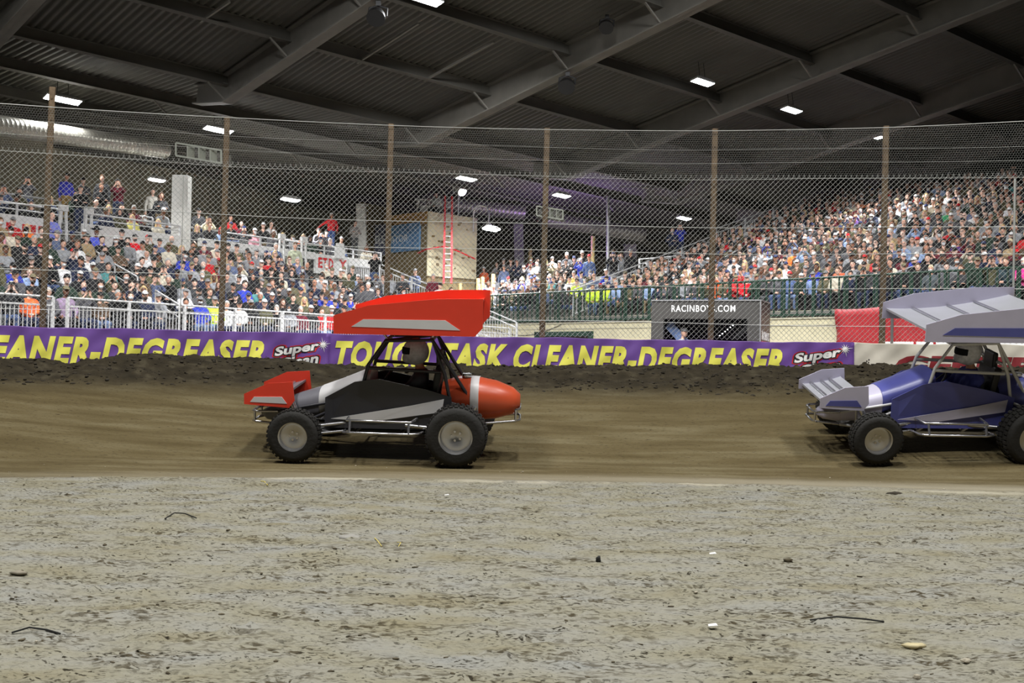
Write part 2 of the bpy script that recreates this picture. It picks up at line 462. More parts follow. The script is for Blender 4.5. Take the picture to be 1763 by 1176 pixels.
tag(mesh_obj('berm_clods', np_mesh('berm_clods', v, f, [M['clod']])), 'dark damp clods heaped on the cushion against the wall', 'dirt', kind='stuff')
def at_ground(px, py):
    q = ray(px, py); k = 1.15 / -q[2]
    for _ in range(4):
        p = CAM + q * k; k = (1.15 - float(ground_z(p[0], p[1]))) / -q[2]
    return CAM + q * k
def lump(name, px, py, r, sq, m, label, cat, seed):
    p = at_ground(px, py); v, f = ico(r, seed, 2, sq)
    o = mesh_obj(name, np_mesh(name, v, f, [m], smooth=False)); o.location = (p[0], p[1], p[2] + r * sq[2] * (.75 if r < .05 else .1))
    tag(o, label, cat)
M['darklump'] = mat('dark_lump', srgb(42, 42, 40), .9, 0, .3, 30)
lump('rubber_chunk', 1030, 967, .016, (1, 1, 1.05), M['darklump'], 'dark grey rubber chunk standing alone on the pale infield', 'debris', 1)
lump('stone', 1572, 1117, .03, (1.5, 1, .45), mat('tan_stone', srgb(190, 178, 140), .85, 0, .2, 20), 'flat tan stone half sunk in the near infield dirt', 'stone', 2)
lump('dirt_clod', 32, 990, .026, (1.3, .8, .6), mat('grey_clod', srgb(140, 133, 118), .9, 0, .2, 20), 'grey dirt clod with a dark underside at the picture edge', 'dirt clod', 3)
lump('dirt_clod', 605, 925, .07, (1.5, 1, .22), mat('grey_clod_slab', srgb(146, 144, 138), .9, 0, .1, 10), 'smooth pale grey clay slab pressed into the infield', 'dirt clod', 4)
lump('dirt_clod', 1357, 968, .02, (1.5, 1, .6), M['crumb'], 'brown dirt clod to the right of the rubber chunk', 'dirt clod', 5)
lump('stone', 1664, 1140, .014, (1.4, 1, .6), M['pebble'], 'white pebble beside the flat tan stone', 'stone', 6)
lump('stone', 1579, 1168, .013, (1.4, 1, .6), M['pebble'], 'white pebble at the bottom edge of the picture', 'stone', 7)
lump('dirt_clod', 1540, 851, .05, (1.6, 1, .5), M['clod'], 'dark clod on the track line right of the middle', 'dirt clod', 8)
def strand(name, pts, r, m, label, cat):
    mb = MB(); w = [at_ground(*p) for p in pts]
    mb.tube([(q[0], q[1], q[2] + r + (.012 if 0 < i < len(w) - 1 else 0)) for i, q in enumerate(w)], r, 6)
    tag(mb.build(name, m, smooth=True), label, cat)
strand('twig', [(284, 894), (300, 887), (318, 888), (338, 893)], .0045, M['darklump'], 'thin dark twig arched over the infield dirt', 'twig')
strand('twig', [(20, 1091), (50, 1087), (80, 1091), (104, 1093)], .004, M['darklump'], 'long dark twig lying on the near infield dirt', 'twig')
strand('straw', [(645, 927), (650, 935), (657, 941)], .0026, mat('straw_yellow', srgb(214, 196, 100), .7), 'yellow straw stalk beside the pale clay slab', 'straw')
strand('straw', [(684, 934), (690, 938), (686, 942)], .002, bpy.data.materials['straw_yellow'], 'short yellow straw bit right of the longer stalk', 'straw')
strand('straw', [(449, 829), (455, 832), (461, 836)], .004, bpy.data.materials['straw_yellow'], 'yellow straw leaf near the white track line', 'straw')
strand('wire_offcut', [(1395, 1069), (1440, 1068), (1490, 1072), (1522, 1072)], .004, M['darklump'], 'dark wire offcut lying on the right near infield', 'wire')
for px, py, lab in [(1227, 957, 'white paper scrap on the infield right of the rubber chunk'), (1227, 1082, 'white paper scrap on the near infield dirt'), (769, 855, 'white paper scrap just inside the track line')]:
    p = at_ground(px, py); mb = MB(); s = .02
    mb.add([(-s, -s * .6, 0), (s, -s * .7, .004), (s * .8, s * .6, .009), (-s * .9, s * .7, .003), (-s, -s * .6, -.002), (s, -s * .7, .002), (s * .8, s * .6, .007), (-s * .9, s * .7, .001)],
           [(0, 1, 2, 3), (7, 6, 5, 4), (0, 4, 5, 1), (1, 5, 6, 2), (2, 6, 7, 3), (3, 7, 4, 0)])
    o = mb.build('paper_scrap', M['white']); o.location = (p[0], p[1], p[2] + .012); tag(o, lab, 'litter')

# ------------------------------------------------------------------ text
_tcount = 0
def text_polys(body, offset=0.0, res=3):
    """flat filled text as (verts 2d, faces); bbox normalised to x from 0, y from 0"""
    cu = bpy.data.curves.new('t', 'FONT'); cu.body = body; cu.size = 1.0; cu.space_character = 1.15 if len(body) > 8 else 1.0; cu.offset = offset; cu.resolution_u = res
    cu.fill_mode = 'FRONT'
    ob = bpy.data.objects.new('t', cu); COL.objects.link(ob)
    dg = bpy.context.evaluated_depsgraph_get(); dg.update()
    me = bpy.data.meshes.new_from_object(ob.evaluated_get(dg))
    bm = bmesh.new(); bm.from_mesh(me); bmesh.ops.triangulate(bm, faces=bm.faces)
    for _ in range(6 if len(body) > 8 else 2):
        long = [e for e in bm.edges if e.calc_length() > .17]
        if not long: break
        bmesh.ops.subdivide_edges(bm, edges=long, cuts=1); bmesh.ops.triangulate(bm, faces=bm.faces)
    bm.verts.index_update()
    V = np.array([(v.co.x, v.co.y) for v in bm.verts]); Fs = [tuple(v.index for v in f.verts) for f in bm.faces]
    bm.free(); bpy.data.objects.remove(ob); bpy.data.meshes.remove(me); bpy.data.curves.remove(cu)
    return V, Fs
def solid_text(mb, body, fn, width, height, offset=0.0, shear=0.0, m=0, depth=.003, fit=None):
    """fn(x, y, d) -> 3d point. fit gives the bbox (x0, y0, sx, sy) from another text so that layers agree"""
    V, Fs = text_polys(body, offset)
    if len(V) == 0: return None
    if fit is None:
        x0, x1 = V[:, 0].min(), V[:, 0].max(); y0, y1 = V[:, 1].min(), V[:, 1].max()
        fit = (x0, y0, width / (x1 - x0), height / (y1 - y0))
    x = (V[:, 0] - fit[0]) * fit[2]; y = (V[:, 1] - fit[1]) * fit[3]; x = x + y * shear
    top = [fn(a, b, depth) for a, b in zip(x, y)]
    mb.add(top, Fs, m)
    # side walls
    ed = {}
    for f in Fs:
        for i in range(len(f)):
            e = (f[i], f[(i + 1) % len(f)]); ed[e] = 1
    B = [e for e in ed if (e[1], e[0]) not in ed]
    vs, fs = [], []
    for a, b in B:
        k = len(vs)
        vs += [top[a], top[b], fn(x[b], y[b], 0.0005), fn(x[a], y[a], 0.0005)]; fs.append((k, k + 1, k + 2, k + 3))
    mb.add(vs, fs, m)
    return fit

# ------------------------------------------------------------------ wall, banners
S0, S1 = W_arc(-400), W_arc(2200)
mb = MB(); ss = np.linspace(S0, S1, 90)
rings = []
for s in ss:
    p, n = W_pt(s), W_nrm(s)
    a = p; b = p - n * .30
    rings.append([(a[0] + n[0] * .1, a[1] + n[1] * .1, 0), (a[0], a[1], .5), (a[0], a[1], BAR_TOP - .02), (b[0], b[1], BAR_TOP - .02), (b[0], b[1], 0)])
mb.loft(rings)
tag(mb.build('wall_outer', M['dark_concrete']), 'concrete track wall under the vinyl banners', 'wall', kind='structure')

def ban_pt(s, z, off, wr=1.0):
    p, n = W_pt(s), W_nrm(s)
    w = wr * (.013 * math.sin(s * 7.3 + z * 9) * math.sin(s * 1.7) + .006 * math.sin(s * 17 - z * 21 + 1.3 * math.sin(s * 2.1)))
    o = .035 + off + w
    return (p[0] + n[0] * o, p[1] + n[1] * o, z)
def banner(px0, px1, m, label, z0=.78):
    s0, s1 = W_arc(px0), W_arc(px1); root = None
    mb = MB(); N = max(8, int((s1 - s0) / .05)); zs = np.linspace(z0, BAR_TOP, 15)
    V = []
    cols = len(zs) + 2
    for i in range(N + 1):
        s = s0 + (s1 - s0) * i / N
        tz = .006 * math.sin(s * 3.1) + .004 * math.sin(s * 9)
        col = [ban_pt(s, z + (tz if z > 1.4 else 0), 0) for z in zs]
        p, n = W_pt(s), W_nrm(s)
        col.append((p[0] - n[0] * .05, p[1] - n[1] * .05, BAR_TOP + .012 + tz)); col.append((p[0] - n[0] * .31, p[1] - n[1] * .31, BAR_TOP + .005))
        V += col
    fs = [(i * cols + k, (i + 1) * cols + k, (i + 1) * cols + k + 1, i * cols + k + 1) for i in range(N) for k in range(cols - 1)]
    mb.add(V, fs)
    o = mb.build('banner', m, smooth=True)
    so = o.modifiers.new('thick', 'SOLIDIFY'); so.thickness = .003; so.offset = -1
    tag(o, label, 'banner')
    return o
def on_wall(s0, z0):
    return lambda x, y, d: ban_pt(s0 + x, z0 + y, d + .004)
def super_logo(par, px0, px1, py_top, py0, py1):
    """the cleaner's name in slanted white letters with a black and a red outline, and a white star"""
    s0, s1 = W_arc(px0), W_arc(px1); w = s1 - s0
    mid = (px0 + px1) / 2; d = wall_depth_px(mid)
    h = w * .25
    zb = P(px0, py_top, wall_depth_px(px0))[2]
    def fn(dep, dy=0, dx=0):
        return lambda x, y, t: ban_pt(s0 + x + dx, zb + y + dy + x * .17, t + dep)
    for nm, off, dep, m in (('outline', .17, .003, M['redprint']), ('shadow', .11, .006, M['blackprint']), ('lettering', .035, .009, M['whiteprint'])):
        mb = MB()
        f1 = text_fit(w * .93, h, 'Super'); solid_text(mb, 'Super', fn(dep), 0, 0, off, .18, 0, .002, f1)
        f2 = text_fit(w * .86, h * .9, 'Clean'); solid_text(mb, 'Clean', fn(dep, -h * .90, w * .08), 0, 0, off, .18, 0, .002, f2)
        o = mb.build(nm, m, par, True)
        o['label'] = {'outline': 'red outline around the white cleaner name', 'shadow': 'black outline under the white cleaner name', 'lettering': 'white letters reading Super Clean'}[nm]
    mb = MB(); c = (s1 + .035, P(px1, py0, wall_depth_px(px1))[2] + .02); pts = []
    for k in range(24):
        r = (.115 if k % 6 == 0 else .075 if k % 2 == 0 else .028); a = math.pi * k / 12 + .2
        pts.append(ban_pt(c[0] + r * math.cos(a), min(c[1] + r * math.sin(a), BAR_TOP - .005), .006))
    cc = ban_pt(c[0], c[1], .012)
    mb.add(pts + [cc], [(k, (k + 1) % 24, 24) for k in range(24)])
    o = mb.build('star', M['whiteprint'], par); o['label'] = 'white star burst by the cleaner name'
_fits = {}
def text_fit(w, h, body):
    if body not in _fits:
        V, _ = text_polys(body, .03); _fits[body] = (V[:, 0].min(), V[:, 1].min(), V[:, 0].max() - V[:, 0].min(), V[:, 1].max() - V[:, 1].min())
    x0, y0, dx, dy = _fits[body]
    return (x0, y0, w / dx, h / dy)
def words_on(par, body, px0, px1, py_top, m, h, shear, off, label, name='lettering'):
    s0, s1 = W_arc(px0), W_arc(px1); mid = (px0 + px1) / 2
    z1 = P(px0 + 40, py_top, wall_depth_px(px0 + 40))[2]
    mb = MB(); solid_text(mb, body, on_wall(s0, z1 - h), s1 - s0 - h * shear, h, off, shear)
    o = mb.build(name, m, par, True); o['label'] = label
b1 = banner(-330, 566, M['purple'], 'purple vinyl banner with yellow CLEANER-DEGREASER lettering, left of the TOUGH TASK banner')
words_on(b1, 'CLEANER-DEGREASER', -92, 466, 575, M['yellow'], .405, .2, .054, 'yellow letters CLEANER-DEGREASER')
super_logo(b1, 472, 552, 618, 596, 590)
b2 = banner(566, 1470, M['purple'], 'long purple vinyl banner with yellow TOUGH TASK CLEANER-DEGREASER lettering')
words_on(b2, 'TOUGH TASK CLEANER-DEGREASER', 570, 1357, 587, M['yellow'], .405, .2, .054, 'yellow letters TOUGH TASK CLEANER-DEGREASER')
super_logo(b2, 1366, 1450, 630, 604, 600)
b3 = banner(1470, 2190, M['whitevinyl'], 'white vinyl banner with dark red GENERAC lettering on the track wall')
words_on(b3, 'GENERAC', 1536, 1905, 612, M['maroonprint'], .30, .25, .05, 'dark red letters GENERAC')
mb = MB()
for dx, dz in ((0, 0), (.015, .03), (-.01, .05), (.02, .07)):
    c = ban_pt(W_arc(1493) + dx, 1.18 + dz, .004); mb.box(c, (.016, .006, .016))
o = mb.build('mud_splash', M['blackprint'], b3); o['label'] = 'dark mud splash'

# ------------------------------------------------------------------ catch fence
fence = empty('catch_fence', (*W_pt(W_arc(881)), 0)); fence_loc = np.array(fence.location)
tag(fence, 'chain link catch fence with rusty posts and wire netting on top of the wall', 'fence')
def fpart(mb, name, m, label=None, smooth=False):
    o = mb.build(name, m, fence, smooth); o.matrix_parent_inverse = Matrix.Translation(-Vector(fence.location))
    if label: o['label'] = label
    return o
POSTS = [(87, 145), (389, 197), (673, 209), (943, 216), (1234, 217), (1530, 212), (-215, 120), (1850, 205)]
for px, py in POSTS:
    s = W_arc(px - (600 - py) * .0182); p, n = W_pt(s), W_nrm(s); top = P(px, py, wall_depth_px(px))[2]
    t = np.array([n[1], -n[0]]); q = p - n * .16
    mb = MB(); w = .042
    # square tube with a rolled edge and bolts
    ring = lambda z, lean: [(q[0] + t[0] * a + n[0] * b + lean, q[1] + t[1] * a + n[1] * b, z) for a, b in ((-w, -w + .01), (-w + .01, -w), (w - .01, -w), (w, -w + .01), (w, w - .01), (w - .01, w), (-w + .01, w), (-w, w - .01))]
    lean = -.06 if px == 87 else -.02
    mb.loft([ring(.2, lean), ring(BAR_TOP, lean), ring(top, 0)])
    for z in np.arange(BAR_TOP + .2, top - .1, .3): mb.box((q[0] + n[0] * w, q[1] + n[1] * w, z), (.02, .02, .02))
    fpart(mb, 'post', M['rust'])
CL0, CL1 = BAR_TOP + .03, 3.92
def fence_pt(s, z, off=0.0):
    p, n = W_pt(s), W_nrm(s); o = -.085 + off + .02 * math.sin(s * 1.9) * math.sin(z * 2.0)
    return (p[0] + n[0] * o, p[1] + n[1] * o, z)
def wires(segs, r, name, m, label):
    """3-sided wire for every segment"""
    A = np.array([a for a, b in segs]); B = np.array([b for a, b in segs])
    d = B - A; L = np.linalg.norm(d, axis=1, keepdims=True); d = d / L
    up = np.tile(np.array([0.13, .96, .21]), (len(A), 1)); x = np.cross(d, up); x /= np.linalg.norm(x, axis=1, keepdims=True); y = np.cross(x, d)
    V = []
    for k in range(3):
        a = 2 * math.pi * k / 3; o = (x * math.cos(a) + y * math.sin(a)) * r; V += [A + o, B + o]
    V = np.stack(V, 1); n = len(A)
    base = np.arange(n)[:, None] * 6
    F_ = np.concatenate([base + np.array([0, 1, 3, 2]), base + np.array([2, 3, 5, 4]), base + np.array([4, 5, 1, 0])])
    o = mesh_obj(name, np_mesh(name, V.reshape(-1, 3), F_, [m], smooth=True), fence)
    o.matrix_parent_inverse = Matrix.Translation(-Vector(fence.location)); o['label'] = label
    return o
# the line of the fabric, sampled finely and looked up by arc length
_fs = np.linspace(S0, S1, 1200)
_fp = np.array([W_pt(s) for s in _fs]); _fn = np.array([W_nrm(s) for s in _fs])
def fab(s, z, off):
    o = -.085 + off + .02 * np.sin(s * 1.9) * np.sin(z * 2.0)
    px_ = np.interp(s, _fs, _fp[:, 0]); py_ = np.interp(s, _fs, _fp[:, 1]); nx = np.interp(s, _fs, _fn[:, 0]); ny = np.interp(s, _fs, _fn[:, 1])
    return np.stack([px_ + nx * o, py_ + ny * o, z + 0 * s], -1)
DW, DH = .0745, .0765
ncol = int((S1 - S0) / DW); nrow = int(round((CL1 - CL0) / DH * 2))
segs = []
sA = []; sB = []
for j in range(nrow):
    z0, z1 = CL0 + j * DH / 2, CL0 + (j + 1) * DH / 2
    k = np.arange(ncol)
    c = S0 + k * DW + (DW / 2 if j % 2 else 0)
    jit = .004 * np.sin(k * 1.7 + j) 
    sA.append(fab(c, np.full(ncol, z0), .004)); sB.append(fab(c + DW / 2, np.full(ncol, z1), -.004))
    sA.append(fab(c, np.full(ncol, z0), -.004)); sB.append(fab(c - DW / 2, np.full(ncol, z1), .004))
# twisted barbs along the top edge
k = np.arange(ncol); c = S0 + k * DW + (DW / 2 if nrow % 2 else 0)
sA.append(fab(c, np.full(ncol, CL1), 0)); sB.append(fab(c + .010, np.full(ncol, CL1 + .03), 0))
sA.append(fab(c, np.full(ncol, CL1), 0)); sB.append(fab(c - .010, np.full(ncol, CL1 + .03), 0))
A_ = np.concatenate(sA); B_ = np.concatenate(sB)
wires(list(zip(A_, B_)), .0028, 'chain_link_mesh', M['galv'], 'galvanised chain link mesh')
# hexagonal netting above
HN0 = CL1 - .02
def net_top(s):
    return np.interp(s, [W_arc(p) for p in (-400, 0, 388, 673, 943, 1233, 1530, 1763, 2200)],
                     [P(p, y, wall_depth_px(p))[2] for p, y in ((-400, 150), (0, 175), (388, 199), (673, 213), (943, 220), (1233, 222), (1530, 216), (1763, 205), (2200, 180))])
HW, HH = .036, .042
nc = int((S1 - S0) / HW); sA, sB = [], []
for j in range(0, 24):
    z = HN0 + j * HH * .75
    k = np.arange(nc); c = S0 + k * HW + (HW / 2 if j % 2 else 0)
    ok = z + HH < net_top(c) + .02
    c = c[ok]
    if not len(c): continue
    pt = lambda ds, dz: fab(c + ds, np.full(len(c), z + dz), 0.0)
    sA.append(pt(0, 0)); sB.append(pt(HW / 2, HH * .25))
    sA.append(pt(0, 0)); sB.append(pt(-HW / 2, HH * .25))
    sA.append(pt(HW / 2, HH * .25)); sB.append(pt(HW / 2, HH * .75))
A_ = np.concatenate(sA); B_ = np.concatenate(sB)
wires(list(zip(A_, B_)), .0016, 'hexagonal_netting', M['galv_thin'], 'thin hexagonal wire netting above the chain link')
def cable(fz, r, label, off=.02):
    mb = MB(); mb.tube([fence_pt(s, fz(s), off) for s in np.linspace(S0, S1, 160)], r, 5)
    fpart(mb, 'cable', M['galv'], label, True)
cable(lambda s: float(net_top(s)), .006, 'top edge wire of the netting', 0)
for z, r, lab in ((3.60 + .72, .0018, 'upper tie wire of the netting'), (3.60 + .52, .0018, 'lower tie wire of the netting'), (3.88, .003, 'tension wire along the chain link top'),
               (3.17, .0045, 'upper steel cable'), (2.78, .0045, 'middle steel cable'), (2.28, .0045, 'lower steel cable'), (1.74, .0045, 'bottom steel cable')):
    cable(lambda s, z=z: z + .012 * math.sin(s * 1.1 + z), r, lab)
for px, w, z1 in ((1745, .016, 3.86), (309, .006, 3.7)):
    s = W_arc(px); mb = MB(); mb.tube([fence_pt(s, 2.0 if px > 1000 else BAR_TOP, .01), fence_pt(s, z1, .01)], w, 6)
    fpart(mb, 'tension_bar', M['galv'], 'upright bar joining two lengths of chain link')
s = W_arc(1536); mb = MB(); mb.tube([fence_pt(s, BAR_TOP, .03), fence_pt(s, 2.02, .03)], .022, 8); fpart(mb, 'brace_pole', M['alu'], 'pale short pole strapped to the rusty post')
# ------------------------------------------------------------------ grandstands
class Frame:
    """t along the front edge, s back from it, z up"""
    def __init__(s, o, d, n): s.o = np.array(o, float); s.d = np.array(d, float); s.n = np.array(n, float)
    def __call__(s, t, q, z): p = s.o + s.d * t + s.n * q; return (p[0], p[1], z)
    def face(s):                       # rotation that turns a figure's -Y towards the track
        v = -s.n; return math.atan2(v[0], -v[1])
def unit(v): v = np.array(v, float); return v / np.linalg.norm(v)
_dl = unit((.557, .83)); LF = Frame((-12.33, 28.0), _dl, (-_dl[1], _dl[0]))
_dr = unit((.616, -.788)); RF = Frame((-2.17, 53.5), _dr, (-_dr[1], _dr[0]))
def fbox(mb, fr, t0, t1, s0, s1, z0, z1, m=0):
    a = [fr(t0, s0, z0), fr(t1, s0, z0), fr(t1, s1, z0), fr(t0, s1, z0)]
    mb.hexa(a + [(p[0], p[1], z1) for p in a], m)
LZ0, LR, TREAD = 1.45, .335, .80                # left stand
RZ0, RR = 2.95, .288                            # right stand
LT1 = 21.6
mb = MB()
fbox(mb, LF, -9, LT1 + .9, -.35, .35, 0, LZ0)
for i in range(8): fbox(mb, LF, -9, LT1 + (1.0 if i < 7 else 0), .35 + TREAD * i, .35 + TREAD * (i + 1) + (.01 if i < 7 else 1.35), 0, LZ0 + LR * i)
for j in range(4): fbox(mb, LF, -9, 24.2, 8.05 + .85 * j, 8.05 + .85 * (j + 1) + (2.0 if j == 3 else 0), 0, 4.82 + .36 * j)
tag(mb.build('stepped_floor', M['step_concrete']), 'grey stepped concrete of the left grandstand', 'grandstand', kind='structure')
mb = MB()
for i in range(21): fbox(mb, RF, 7.5, 33, .0 + TREAD * i, TREAD * (i + 1) + (2 if i == 20 else 0), 0, RZ0 + RR * i)
for i in range(9): fbox(mb, RF, -6, 7.5, .0 + TREAD * i, TREAD * (i + 1) + (1.2 if i == 8 else 0), 0, RZ0 + RR * i)
tag(mb.build('stepped_floor', M['step_concrete']), 'grey stepped concrete of the right grandstand', 'grandstand', kind='structure')
def bench(fr, t0, t1, s, z, label):
    mb = MB(); fbox(mb, fr, t0, t1, s - .13, s + .13, z + .40, z + .44)
    t = t0 + .4
    while t < t1: fbox(mb, fr, t - .03, t + .03, s - .05, s + .05, z, z + .41); t += 1.8
    tag(mb.build('bleacher_bench', M['alu']), label, 'bench', 'aluminium benches of the grandstands')
for i in range(8): bench(LF, -5, LT1 - 1.2, .35 + TREAD * i + .62, LZ0 + LR * i, 'aluminium bench of the %s row of the lower left stand' % ORD[i])
for j in range(4): bench(LF, -4, 23.6, 8.05 + .85 * j + .62, 4.82 + .36 * j, 'aluminium bench of the %s row of the upper left stand' % ORD[j])
for i in range(20): bench(RF, 7.9, 31, TREAD * i + .60, RZ0 + RR * i, 'aluminium bench of the %s row of the right stand' % ORD[i])
for i in range(6): bench(RF, -4, 6.6, TREAD * i + .60, RZ0 + RR * i, 'aluminium bench of the %s row of the middle stand' % ORD[i])

# ---- railings
def picket_rail(fr, pts, zs, label, m, h=1.07, pick=.115, post_every=1.9, pw=.018, tw=.055, name='guard_rail', mid=True, mesh_zone=None, topr=None):
    """pts: list of (t, s), zs: floor heights; straight runs between them"""
    a, b = [Vector(fr(t, s, z)) for (t, s), z in zip(pts, zs)]
    root = empty(name, a); tag(root, label, 'railing')
    inv = Matrix.Translation(-a)
    def pt(k, z): q = a.lerp(b, k); return (q.x, q.y, q.z + z)
    def part(mb, nm, sm=False):
        o = mb.build(nm, m, root, sm); o.matrix_parent_inverse = inv; return o
    L = (b - a).length; L2 = Vector((b.x - a.x, b.y - a.y)).length
    mb = MB(); mb.tube([pt(0, h), pt(1, h)], topr or tw * .5, 8); part(mb, 'top_rail', True)
    if mid: mb = MB(); mb.bar(pt(0, h - .21), pt(1, h - .21), tw * .8, tw * .8); part(mb, 'middle_rail')
    mb = MB(); mb.bar(pt(0, .09), pt(1, .09), tw * .8, tw * .8); part(mb, 'bottom_rail')
    n = max(1, int(round(L2 / post_every)))
    for i in range(n + 1):
        mb = MB(); q0, q1 = pt(i / n, 0), pt(i / n, h); mb.bar(q0, q1, .07, .07, up=(fr.d[0], fr.d[1], 0)); part(mb, 'post')
    mb = MB(); k = int(L2 / pick)
    for i in range(1, k):
        q0, q1 = pt(i / k, .09), pt(i / k, h - (.21 if mid else 0)); mb.bar(q0, q1, pw, pw, up=(fr.d[0], fr.d[1], 0))
    part(mb, 'pickets')
    return root
W_ = M['white_alu']
picket_rail(LF, [(-8, -.15), (-3.0, -.15)], [LZ0, LZ0], 'white picket railing at the far left end of the left stand', W_)
picket_rail(LF, [(-2.9, -.15), (1.30, -.15)], [LZ0, LZ0], 'white picket railing in front of the orange hoodie', W_)
picket_rail(LF, [(1.72, -.15), (9.2, -.15)], [LZ0, LZ0 - .02], 'white picket railing in front of the first rows, right of the rusty post gap', W_)
picket_rail(LF, [(9.26, -.15), (14.9, -.15)], [LZ0 - .02, LZ0 - .06], 'white picket railing at the middle of the left stand', W_)
picket_rail(LF, [(15.2, -.15), (21.7, -.15)], [LZ0 - .06, LZ0 - .12], 'white picket railing by the stair at the right end of the left stand', W_)
# stair rail closing the left stand's right end
picket_rail(LF, [(LT1 + .55, -.2), (LT1 + .55, 7.0)], [LZ0 + .05, LZ0 + 2.62], 'white sloping picket railing down the right end of the left stand', W_, h=1.15, pick=.13)
# stair rails of the right stand
picket_rail(RF, [(7.35, .2), (7.35, 8.6)], [RZ0 + .05, RZ0 + 2.95], 'white sloping picket railing up the stair of the right stand', W_, h=1.1, pick=.16)
picket_rail(RF, [(7.3, 8.8), (7.5, 14.6)], [RZ0 + 3.3, RZ0 + 5.2], 'white upper picket railing at the dark edge of the right stand', W_, h=1.1, pick=.16)
picket_rail(RF, [(4.6, 6.6), (7.2, 6.6)], [RZ0 + 2.0, RZ0 + 2.0], 'short white railing beside the two people in blue', W_, h=1.0, pick=.2)
# green railing along the right stand, in the sections the photo shows
_gt = [-4.5, 0, 4.0, 8.0, 12.0, 16.0, 19.6, 23.2, 26.6, 30.0]
_gl = ['behind the left stand stair', 'below the standing group', 'before the yellow vests', 'left of the black booth', 'above the black booth', 'right of the black booth', 'left of the red banner',
       'above the red banner corner', 'above the red banner middle', 'beyond the picture edge']
for (a, b), lab in zip(zip(_gt[:-1], _gt[1:]), _gl):
    picket_rail(RF, [(a + .02, -.06), (b - .02, -.06)], [RZ0 - .22, RZ0 - .22], 'dark green steel railing ' + lab, M['green'], h=1.28, pick=.30, post_every=1.3, pw=.04, tw=.075, mid=False, name='green_railing')
# hand rails in the aisles
def hand_rail(px0, py0, px1, py1, d, fr, label, m=None, legs=.75):
    a = Vector(P(px0, py0, d[0])); b = Vector(P(px1, py1, d[1]))
    root = empty('hand_rail', b); tag(root, label, 'handrail', 'aisle handrails of the grandstands')
    inv = Matrix.Translation(-b)
    mb = MB(); mb.tube([a, b], .028, 8); o = mb.build('grip_rail', m or W_, root, True); o.matrix_parent_inverse = inv
    mb = MB(); mb.tube([a - Vector((0, 0, .35)), b - Vector((0, 0, .35))], .02, 6); o = mb.build('lower_rail', m or W_, root, True); o.matrix_parent_inverse = inv
    for q in (a, b):
        mb = MB(); mb.tube([q, q - Vector((0, 0, legs))], .025, 8); o = mb.build('leg', m or W_, root, True); o.matrix_parent_inverse = inv
for args in [
    (155, 425, 171, 437, (38, 36.5), LF, 'white aisle handrail below the black cowboy hat'),
    (198, 455, 237, 477, (36, 34), LF, 'white aisle handrail in the middle rows near the left post'),
    (268, 500, 309, 525, (34, 32), LF, 'white aisle handrail running down to the front rail at the left'),
    (520, 470, 556, 485, (46, 44.5), LF, 'white aisle handrail below the green plaid shirt'),
    (590, 490, 636, 520, (45.5, 44), LF, 'white aisle handrail right of the blue jackets'),
    (667, 530, 716, 556, (45, 43.5), LF, 'white aisle handrail near the stair at the right end'),
    (1245, 445, 1285, 422, (46.5, 49), RF, 'white aisle handrail left in the right stand'),
    (1175, 464, 1200, 452, (48, 49), RF, 'white short handrail behind the white shirt back'),
    (1543, 470, 1594, 450, (36.5, 38.5), RF, 'white aisle handrail beside the blue and white jacket'),
    (1625, 433, 1672, 413, (39, 41), RF, 'white aisle handrail right of the grey jacket'),
    (1700, 400, 1722, 386, (41.5, 43), RF, 'white aisle handrail below the white hoodie')]:
    hand_rail(*args)

# ---- upper left terrace: white parapet panels, railings, posts
def parapet(t0, t1, z0, z1, label, m=None):
    mb = MB(); fbox(mb, LF, t0, t1, 7.90, 8.02, z0, z1)
    o = mb.build('parapet_panel', m or M['white'], None, bevel=.01); tag(o, label, 'wall panel'); return o
UZ = 4.82
def lf_text(o, body, t0, t1, z0, h, m, shear=0, off=.03):
    mb = MB(); fn = lambda x, y, d: LF(t0 + x, 7.90 - d - .003, z0 + y)
    solid_text(mb, body, fn, t1 - t0, h, off, shear); q = mb.build('lettering', m, o); q['label'] = 'red letters' if m == M['redprint'] else 'grey letters'
def t_at(px, s):
    """t on the row s where picture column px falls"""
    k = (px - CX) / FPX; a = LF.o + LF.n * s
    return (k * a[1] - a[0]) / (LF.d[0] - k * LF.d[1])
q = parapet(t_at(-60, 7.9), t_at(82, 7.9), UZ - .5, UZ + .66, 'white parapet panel with red letters at the left edge of the upper stand')
for k, (px, w) in enumerate(((10, .09), (17, .09), (40, .14), (46, .14), (54, .1), (66, .1))):
    mb = MB(); t = t_at(px, 7.9); fbox(mb, LF, t - w, t + w * .5, 7.885, 7.898, UZ + .12 + .03 * (k % 2), UZ + .40); r_ = mb.build('lettering', M['redprint'], q); r_['label'] = 'red letter'
parapet(t_at(138, 7.9), t_at(308, 7.9), UZ - .5, UZ + .66, 'white parapet panel below the yellow hoodie')
q = parapet(t_at(340, 7.9), t_at(540, 7.9), UZ + .36, UZ + .66, 'white parapet panel below the cream jacket')
q = parapet(t_at(541, 7.9), t_at(596, 7.9), UZ - .2, UZ + .62, 'white banner with large red letters above the left stand')
for ch, a, b in (('C', 533, 543), ('E', 545, 552.5), ('T', 553, 561), ('D', 563, 571), ('Y', 581, 594)):
    if a >= 541: lf_text(q, ch, t_at(a, 7.9), t_at(b, 7.9), UZ + .04, .44, M['redprint'], 0, .04)
q = parapet(t_at(598, 7.9), t_at(652, 7.9), UZ + .3, UZ + .62, 'short white parapet panel near the elevator tower')
